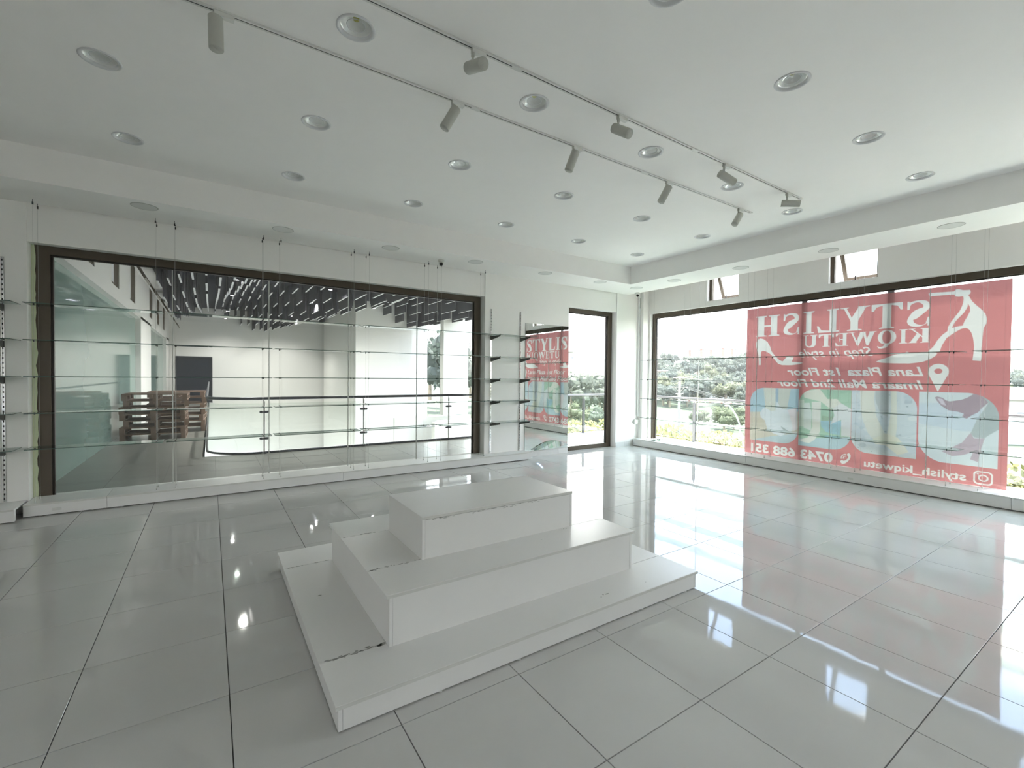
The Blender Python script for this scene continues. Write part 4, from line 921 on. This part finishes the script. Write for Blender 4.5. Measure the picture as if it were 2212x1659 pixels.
# map pin, handset, camera emblem
pin = [(1.931+.105*math.cos(a),1.598+.105*math.sin(a)) for a in [R(-28+i*7.3) for i in range(33)]]+[(1.931,1.329)]
paint([pin,[(1.931+.042*math.cos(R(i*15)),1.605+.036*math.sin(R(i*15))) for i in range(24)]],WHT)
hs = [(2.918,.342),(2.935,.350),(2.957,.335),(2.957,.315),(2.940,.298),(2.945,.270),(2.975,.235),(3.0,.222),(3.022,.232),(3.045,.215),(3.045,.195),(3.02,.172),(2.99,.180),(2.95,.215),(2.920,.260),(2.908,.310)]
paint([hs],WHT)
for r_ in (.035,.062):
    paint([[(2.972+(r_+.006*s)*math.cos(R(a)),.262+(r_+.006*s)*1.05*math.sin(R(a))) for s,a in [(1,x) for x in range(-10,100,10)]+[(-1,x) for x in range(90,-20,-10)]]],WHT)
paint([rounded(1.392,1.568,.163,.333,(.045,)*4),rounded(1.408,1.552,.178,.318,(.034,)*4)],WHT)
paint([ell(1.478,.248,.048,.044),ell(1.478,.248,.032,.029)],WHT); paint([ell(1.528,.298,.010,.009,16)],WHT)
# hem lines down both sides
img[:, int((4.490-BY0)/st):int((4.496-BY0)/st)] *= .86; img[:, int((1.325-BY0)/st):int((1.331-BY0)/st)] *= .86
ny,nz_ = NYb//SS,NZb//SS
vc = img.reshape(nz_,SS,ny,SS,3).mean((1,3))                 # one colour per cell centre -> per vertex grid
Yv = BY0+(np.arange(ny)+.5)*ST; Zv = BZ0+(np.arange(nz_)+.5)*ST
YY,ZZ = np.meshgrid(Yv,Zv)
XX = 8.150+.0025*np.sin(YY*5.1+.4)*np.sin((ZZ-BZ0)*1.1)+.0015*np.sin(YY*13+ZZ*2)
me = bpy.data.meshes.new('banner_sheet'); nv = ny*nz_; me.vertices.add(nv)
me.vertices.foreach_set('co', np.stack([XX-8.15,YY-2.917,ZZ-.135],-1).astype(np.float32).ravel())
idx = np.arange(nv).reshape(nz_,ny); q4 = np.stack([idx[:-1,:-1],idx[:-1,1:],idx[1:,1:],idx[1:,:-1]],-1).reshape(-1,4)
nf = len(q4); me.loops.add(nf*4); me.loops.foreach_set('vertex_index', q4.ravel().astype(np.int32))
me.polygons.add(nf); me.polygons.foreach_set('loop_start', (np.arange(nf)*4).astype(np.int32)); me.update(calc_edges=True)
ca = me.color_attributes.new('print','FLOAT_COLOR','POINT'); ca.data.foreach_set('color', np.concatenate([vc,np.ones((nz_,ny,1),np.float32)],-1).astype(np.float32).ravel())
def banner_mat():
    m = bpy.data.materials.new('banner_mesh_print'); m.use_nodes = True; n = m.node_tree; n.nodes.clear()
    o = n.nodes.new('ShaderNodeOutputMaterial'); a = n.nodes.new('ShaderNodeVertexColor'); a.layer_name = 'print'
    d = n.nodes.new('ShaderNodeBsdfDiffuse'); t = n.nodes.new('ShaderNodeBsdfTranslucent'); x = n.nodes.new('ShaderNodeMixShader'); x.inputs[0].default_value = BAN_T
    dk = n.nodes.new('ShaderNodeMix'); dk.data_type = 'RGBA'; dk.blend_type = 'MULTIPLY'; dk.inputs[0].default_value = 1; dk.inputs[7].default_value = (.35,.35,.35,1); n.links.new(a.outputs[0], dk.inputs[6]); n.links.new(dk.outputs[2], d.inputs[0]); n.links.new(a.outputs[0], t.inputs[0]); n.links.new(d.outputs[0], x.inputs[1]); n.links.new(t.outputs[0], x.inputs[2]); tp = n.nodes.new('ShaderNodeBsdfTransparent'); n.links.new(a.outputs[0], tp.inputs[0]); y = n.nodes.new('ShaderNodeMixShader'); y.inputs[0].default_value = BAN_C
    n.links.new(x.outputs[0], y.inputs[1]); n.links.new(tp.outputs[0], y.inputs[2]); n.links.new(y.outputs[0], o.inputs[0])
    return m
BAN_T = .096; BAN_C = .02
me.materials.append(banner_mat())
t = thing('shop_banner','large red printed shoe-shop banner seen from behind outside the right window','banner',(8.15,2.917,.135))
o = link('banner_sheet', me, t)
part('eyelet_cord', MB().tube([(8.155,4.545,2.72),(8.14,4.55,2.80),(8.13,4.55,2.84)],.003,5).tube([(8.155,1.29,2.72),(8.14,1.285,2.80),(8.13,1.285,2.84)],.003,5), M['cable'], t)
for k,y in enumerate((3.632,2.482)):
    solo('steel_post', MB().box(8.205,8.24,y-.041,y+.037,.02,2.86), M['dsteel'], f'dark steel post behind the red banner, nearer {"the room corner" if k==0 else "the camera"}', 'post', (8.222,y,.02), 'posts behind the banner')
sag = [(3.95,.92),(3.70,.86),(3.45,.82),(3.20,.79),(3.0,.76),(2.85,.66),(2.70,.54),(2.5,.47),(2.3,.45),(2.1,.42),(1.9,.36),(1.78,.30)]  # path of a made-up tube, added to throw a soft shadow on the banner
solo('shade_tube', MB().tube([(8.245,y,z) for y,z in sag],[.02]+[.032]*4+[.045]*6+[.02],8), M['dsteel'], 'dark sagging tube added low behind the red banner to shade it', 'shadow caster', (8.245,2.9,.3))

# ------------------------------------------------------------------ balcony round the corner
bal = struct('floor_3', MB().box(5.69,9.35,7.08,9.02,-.28,-.012).box(8.205,9.35,-5.0,7.08,-.28,-.012), M['grout'])
bt = None
for i in range(6):
    for j in range(3):
        x0,y0 = 5.69+i*.61,7.08+j*.645; mbx = MB().bbox(-.3035,.3035,-.321,.321,-.012,0,.0008)
        if bt is None: bt = link('tile', mbx.mesh('tile', M['balcony']), bal, (x0+.305,y0+.3225,0))
        else: link('tile', bt.data, bal, (x0+.305,y0+.3225,0))
part('tile_strip', MB().box(8.207,9.348,-5.0,7.078,-.012,0), M['balcony'], bal)
br = thing('balcony_railing','stainless steel and glass railing round the balcony outside','railing',(9.28,5,0))
part('handrail', MB().tube([(5.72,8.93,1.0),(9.28,8.93,1.0)],.026,10).tube([(9.28,8.93,1.0),(9.28,-5,1.0)],.026,10), M['railsteel'], br)
posts = [(6.1,8.93),(8.19,8.93),(9.28,8.93),(9.28,6.39),(9.28,4.3),(9.28,2.2),(9.28,.1),(9.28,-2)]
for x,y in posts:
    part('post', MB().box(x-.022,x-.008,y-.03,y+.03,0,.90).box(x+.008,x+.022,y-.03,y+.03,0,.90).tube([(x,y,.88),(x,y,1.0)],.008,8), M['railsteel'], br)
    for z in (.22,.62): part('clamp', MB().tube([(x,y-.05,z),(x,y+.05,z)] if x>9 else [(x-.05,y,z),(x+.05,y,z)],.022,10), M['dsteel'], br)
    part('base', MB().lathe([(0,0),(.055,0),(.055,.01),(0,.012)],14,(x,y,0)), M['railsteel'], br)
for (a,b) in ((5.75,6.05),(6.15,8.14),(8.24,9.23)): part('glass_pane', MB().box(a,b,8.925,8.935,.06,.92), M['railglass'], br)
for (a,b) in ((8.88,6.44),(6.34,4.35),(4.25,2.25),(2.15,.15),(.05,-1.95)): part('glass_pane', MB().box(9.275,9.285,b,a,.06,.92), M['railglass'], br)

# ------------------------------------------------------------------ the view: hillside, trees, houses, street
def zt(d): 
    k = [(0,-7.5),(115,-7.4),(150,-6.6),(200,-3.4),(260,1.5),(340,8),(430,16),(800,21)]
    for (a,za),(b,zb) in zip(k,k[1:]):
        if d <= b: return za+(zb-za)*(d-a)/(b-a)
    return 22
g = MB(); AN = 40; ds = [14,22,30,40,50,62,76,92,110,130,155,180,205,230,260,300,340,390,430,520,640,800]
ang0,ang1 = R(10),R(125)
for d in ds:
    for k in range(AN+1):
        a = ang0+(ang1-ang0)*k/AN; z = zt(d)+.8*math.sin(a*23+d*.05)*(d/150)
        g.v.append((d*math.sin(a),d*math.cos(a),z))
for i in range(len(ds)-1):
    for k in range(AN): p = i*(AN+1)+k; g.f.append((p,p+AN+1,p+AN+2,p+1)); g.sm.append(True)
M['ground'] = mat('field_grass', (.046,.056,.034), .95, noise=.25, nscale=.06)
struct('hillside_ground', g, M['ground'])
M['leaf'] = [mat('leaf_'+n, c, .8, noise=.35, nscale=.8) for n,c in (('grey_green',(.085,.100,.078)),('dark_green',(.065,.080,.068)),('light_green',(.115,.125,.075)))]
for m_ in M['leaf']:
    n_ = m_.node_tree; b_ = n_.nodes['Principled BSDF']; o_ = n_.nodes['Material Output']; tl = n_.nodes.new('ShaderNodeBsdfTranslucent'); xx_ = n_.nodes.new('ShaderNodeMixShader'); xx_.inputs[0].default_value = .45
    n_.links.new(b_.inputs['Base Color'].links[0].from_socket, tl.inputs[0]); n_.links.new(b_.outputs[0], xx_.inputs[1]); n_.links.new(tl.outputs[0], xx_.inputs[2]); n_.links.new(xx_.outputs[0], o_.inputs[0])
M['trunk'] = mat('bark', (.25,.2,.15), .9)
def crown(seed, rx, rz, nclump, nleaf):
    q = random.Random(seed); mb = MB(); cl = []
    for _ in range(nclump):
        a = q.random()*6.283; e = q.uniform(-.5,1); rr = q.uniform(.35,.95)
        cl.append((rx*rr*math.cos(a)*math.sqrt(max(.05,1-e*e*.6)), rx*rr*math.sin(a)*math.sqrt(max(.05,1-e*e*.6)), rz*e*rr, q.uniform(.26,.42)*rx))
    for (cx_,cy_,cz_,r) in cl:
        n = 10; vs = []; fs = []            # lumpy core of each clump
        for i in range(5):
            for k in range(8):
                th = math.pi*(i+.5)/5; ph = 2*math.pi*k/8; s = r*q.uniform(.72,.95)
                vs.append((cx_+s*math.sin(th)*math.cos(ph),cy_+s*math.sin(th)*math.sin(ph),cz_+s*math.cos(th)*.85))
        for i in range(4):
            for k in range(8): fs.append((i*8+k,(i*8+(k+1)%8),((i+1)*8+(k+1)%8),(i+1)*8+k))
        mb.add(vs,fs)
        for _ in range(nleaf):
            u = Vector((q.gauss(0,1),q.gauss(0,1),q.gauss(0,1))).normalized(); p = Vector((cx_,cy_,cz_))+u*r*q.uniform(.85,1.15)
            a = Vector((q.gauss(0,1),q.gauss(0,1),q.gauss(0,1))).normalized()*r*.20; b = a.cross(u).normalized()*r*.15
            mb.add([p-a,p+b,p+a,p-b],[(0,1,2,3)])
    return mb
protos = []
for k in range(3):
    cmesh = [crown(10+k*3+v, 4.0, 3.2, 15, 42).mesh('crown', M['leaf'][k]) for v in range(2)]; protos.append(cmesh)
trunk_me = MB().tube([(0,0,-4.5),(.1,0,-2),(0,.1,.5)],[.35,.26,.16],7).mesh('trunk', M['trunk'])
def tree(x,y,z,s,kind,v,label,group,cat='tree'):
    t = thing('broadleaf_tree', label, cat, (x,y,z), group); t.scale = (s,s,s*rnd.uniform(.85,1.15)); t.rotation_euler = (0,0,rnd.uniform(0,6.28))
    o = link('crown', protos[kind][v], t, (0,0,4.5)); o2 = link('trunk', trunk_me, t, (0,0,4.5)); return t
TL = ['grey-green leafy tree on the wooded hillside beyond the railing','dark green leafy tree in the valley beyond the railing','pale yellow-green leafy tree beyond the railing']
def dirpt(px, d):                       # ground-plan bearing of a picture column
    v = ray(px, 818); h = math.hypot(v.x,v.y); return v.x/h*d, v.y/h*d
tq = random.Random(21); placed = []
for k,(px,d,s) in enumerate(((1308,100,1.50),(1266,97,1.05),(1236,92,1.25))):
    x,y = dirpt(px,d); placed.append((x,y,s)); tree(x,y,zt(d)-.4,s,0,k%2,['tall rounded grey-green tree seen at the right side of the balcony door','mid-height bushy tree seen in the middle of the balcony door','bushy tree seen at the left side of the balcony door'][k],None)
for px0,px1,d0,d1,n,kinds,sz in ((1395,1640,235,330,60,(0,0,1),(.9,1.5)),(1395,1640,128,215,75,(0,1,1,2),(.75,1.15)),(1215,1330,95,130,16,(0,2,2,1),(.95,1.3)),(1215,1330,60,80,5,(2,0),(.45,.65)),(925,1030,70,130,9,(1,),(1.1,1.5)),(2165,2330,110,240,14,(0,2,1),(.8,1.2)),(1500,1640,75,95,4,(2,),(.40,.6)),(1640,2160,120,300,14,(0,1,2),(.8,1.2))):
    for k in range(n):
        px = px0+(px1-px0)*(k+.5+tq.uniform(-.4,.4))/n if n < 12 else tq.uniform(px0,px1)
        d = tq.uniform(d0,d1); x,y = dirpt(px,d); kd = tq.choice(kinds)
        s_k = tq.uniform(*sz)
        if any(math.hypot(x-a_,y-b_) < 2.1*(s_k+c_) for a_,b_,c_ in placed): continue
        placed.append((x,y,s_k))
        if 925 <= px <= 1030: zb = -5
        else: zb = zt(d)-.4
        tree(x,y,zb,s_k,kd,tq.randrange(2),TL[kd],'hillside trees, '+('grey-green','dark green','pale')[kd])
# thin summer haze over the valley
hz = bpy.data.materials.new('haze'); hz.use_nodes = True; hn = hz.node_tree; hn.nodes.clear()
ho = hn.nodes.new('ShaderNodeOutputMaterial'); hv = hn.nodes.new('ShaderNodeVolumeScatter'); hv.inputs['Density'].default_value = .00018; hv.inputs['Color'].default_value = (1,1,1,1)
hn.links.new(hv.outputs[0], ho.inputs['Volume'])
o = solo('valley_haze', MB().box(24,700,-330,700,-9,60), hz, 'thin pale haze lying over the valley outside the windows', 'haze', (24,0,-9), None, 'stuff')
# planted hedge below the balcony
q = random.Random(6); hb = MB()
M['hedge'] = mat('hedge_leaf', (.14,.135,.035), .8, noise=.4, nscale=2.5)
for k in range(5200):
    s = q.random()
    if s < .68: x,y = 20.2+q.uniform(-.8,.8), q.uniform(1,20)
    else: x,y = q.uniform(9.6,20), 20.2+q.uniform(-.8,.8)
    p = Vector((x,y,-1.75+q.uniform(-.35,.55)+.15*math.sin(x+y*2))); a = Vector((q.gauss(0,1),q.gauss(0,1),q.gauss(0,1))).normalized()*q.uniform(.06,.14); b = a.orthogonal()*.6
    hb.add([p-a,p+b,p+a,p-b],[(0,1,2,3)])
t = thing('hedge','yellow-green flowering hedge along the terrace edge below the balcony','hedge',(20,12,-2.2))
part('foliage', hb, M['hedge'], t); part('branches', MB().box(19.6,20.8,1,20.8,-2.58,-1.75).box(9.6,19.6,19.6,20.8,-2.58,-1.75), M['leaf'][2], t)
struct('terrace_wall', MB().box(19.3,21.2,.5,21.2,-7.6,-2.6).box(9.3,19.3,19.3,21.2,-7.6,-2.6), M['atriumwall'])
# utility pole with wires and street lamp
M['concrete'] = mat('pale_concrete', (.26,.25,.22), .8); M['pinkroof'] = mat('pink_roof', (.09,.055,.05), .8); M['redacc'] = mat('red_accent', (.30,.12,.09), .8)
M['white_b'] = mat('far_render', (.45,.45,.45), .8); M['ochre'] = mat('ochre_render', (.30,.20,.10), .8); M['win'] = mat('far_window', (.16,.17,.18), .3)
px_,py_ = dirpt(1468,45); pz = 1.55
t = thing('utility_pole','pale concrete power pole with crossarms standing beyond the balcony','pole',(px_,py_,-7.5))
part('shaft', MB().tube([(px_,py_,-7.5),(px_,py_,pz)],[.17,.11],10), M['concrete'], t)
dx,dy = r2.x,r2.y
def arm(z,w,b): return MB().tube([(px_-dx*w,py_-dy*w,z),(px_+dx*w,py_+dy*w,z)],.05,6).tube([(px_-dx*w*.6,py_-dy*w*.6,z),(px_,py_,z-b)],.035,5).tube([(px_+dx*w*.6,py_+dy*w*.6,z),(px_,py_,z-b)],.035,5)
part('crossarm', arm(1.42,.62,.45), M['concrete'], t); part('crossarm', arm(.55,.75,.5), M['concrete'], t); part('crossarm', arm(-.05,.35,.45), M['concrete'], t)
M['wirec'] = mat('aluminium_wire', (.2,.2,.19), .5)
for k,(w_,z,ex,ez) in enumerate(((-.6,1.5,1640,1.5),(-.2,1.52,1640,1.35),(.3,1.5,1640,1.15),(.6,1.46,1640,.95),(.7,.6,1640,-1.1),(.4,.6,1640,-1.35),(.6,.5,1640,-1.7))):
    ax,ay = px_+dx*w_,py_+dy*w_; bx_,by_ = dirpt(ex+40,42)
    pts = [(ax+(bx_-ax)*s/8, ay+(by_-ay)*s/8, z+(ez-z)*s/8-.5*math.sin(math.pi*s/8)*(.5 if k<4 else .2)) for s in range(9)]
    solo('power_line', MB().tube(pts,.011,4), M['wirec'], f'overhead wire to the power pole, {COLN[k] if k<6 else "lowest"} from the top', 'wire', pts[0], 'overhead wires')
px2,py2 = dirpt(1603,32)
t = thing('street_lamp','white curved street lamp rising behind the hedge','street lamp',(px2,py2,-7.5))
c2 = [(0,-7.5),(0,-2.8),(-.03,-2.0),(-.12,-1.4),(-.32,-.9),(-.62,-.45),(-.8,-.28)]
part('mast', MB().tube([(px2+dx*u,py2+dy*u,z) for u,z in c2],.045,8), M['white_b'], t); part('lamp_head', MB().box(px2-dx*1.05-.06,px2-dx*.8+.06,py2-dy*.9-.07,py2-dy*.9+.07,-.30,-.22), M['wplastic'], t)
def block(label,pxc,d,w_,h,dep,zb,body,acc=None,roof='flat',rows=3,cols=3,group=None):
    x,y = dirpt(pxc,d); t = thing('building', label, 'building', (x,y,zb), group); t.rotation_euler = (0,0,-math.atan2(x,y))
    def lp(name,mb,m): o = link(name, mb.mesh(name,m), t); return o
    lp('walls', MB().box(-w_/2,w_/2,0,dep,-3,h), body)
    if acc: lp('stair_tower', MB().box(-w_*.12,w_*.12,-.6,0,0,h*1.04), acc)
    if roof == 'flat': lp('roof', MB().box(-w_*.62,w_*.62,-1.2,dep,h,h+.45), M['panelring'])
    else: lp('roof', MB().add([(-w_*.55,-1,h),(w_*.55,-1,h),(w_*.55,dep,h),(-w_*.55,dep,h),(-w_*.45,dep/2,h+h*.5),(w_*.45,dep/2,h+h*.5)],[(0,1,5,4),(2,3,4,5),(1,2,5),(3,0,4),(0,3,2,1)]), roof)
    for r in range(rows):
        for c in range(cols):
            xx = -w_/2+w_*(c+.5)/cols; zz = h*(r+.35)/rows
            if acc and abs(xx) < w_*.14: continue
            lp('window', MB().box(xx-w_*.07,xx+w_*.07,-.12,0,zz,zz+h*.14), M['win'])
    return t
for k,(pxc,lb) in enumerate(((1489,'first'),(1514,'second'),(1535,'third'),(1560,'fourth'),(1580,'fifth'))):
    d = 420; h = (16+ (k%2)*3+ (k>2)*2)*d/983; block(f'distant white and red apartment block on the ridge, {lb} from the left', pxc,d,16*d/983,h*.75,6,1.49+(818-776)/983*d,M['white_b'],M['redacc'],'flat',3,5,'apartment blocks on the ridge')
block('ochre apartment building beside the bronze frame in the right window',1419,200,7.2,8.5,10,zt(200)-1.2,M['ochre'],None,'flat',3,5)
block('long low building with a pink roof among the trees',1580,165,15,2.4,8,zt(165)+.3,M['white_b'],None,M['pinkroof'],1,5)
block('small pale house with a red tile roof at the right edge of the view',2215,95,9,3.4,8,-4.6,M['white_b'],None,M['pinkroof'],1,3)
block('white house high on the slope at the right edge of the view',2196,170,12,4,8,zt(170),M['white_b'],None,M['pinkroof'],1,3)
block('orange shed at the right edge below the balcony',2212,42,4,1.8,4,-6.6,M['redacc'],None,'flat',1,2)
block('pale far house above the trees in the balcony door',1236,150,5,3.2,6,6.2,M['white_b'],None,'flat',1,3)
ux,uy = dirpt(1298,68)
t = thing('parasol','pale yellow parasol on the grass seen through the balcony door','parasol',(ux,uy,-7.5))
M['yel'] = mat('parasol_yellow', (.30,.26,.15), .8); M['blue'] = mat('blue_plastic', (.06,.10,.18), .5)
part('canopy', MB().lathe([(1.0,-6.3),(.7,-5.9),(.35,-5.65),(.02,-5.5)],12,(ux,uy,0)), M['yel'], t); part('pole', MB().tube([(ux,uy,-7.5),(ux,uy,-5.5)],.04,6), M['white_b'], t)
bx3,by3 = dirpt(1270,68)
t = thing('water_tank','blue water drum on the grass seen through the balcony door','drum',(bx3,by3,-7.5))
part('drum', MB().lathe([(0,0),(.55,0),(.6,.1),(.57,.5),(.6,.9),(.57,1.2),(.35,1.4),(0,1.45)],16,(bx3,by3,-7.5)), M['blue'], t); part('lid', MB().lathe([(.2,0),(.2,.1),(0,.12)],12,(bx3,by3,-6.07)), M['blue'], t)
tx,ty = dirpt(1544,20.2*0+33)
t = thing('clay_kiln','rounded terracotta roof ridge beyond the hedge','roof',(tx,ty,-3.6))
part('dome', MB().lathe([(1.0,-.6),(.95,.0),(.75,.42),(.4,.62),(0,.7)],18,(tx,ty,-3.3)), M['redacc'], t)
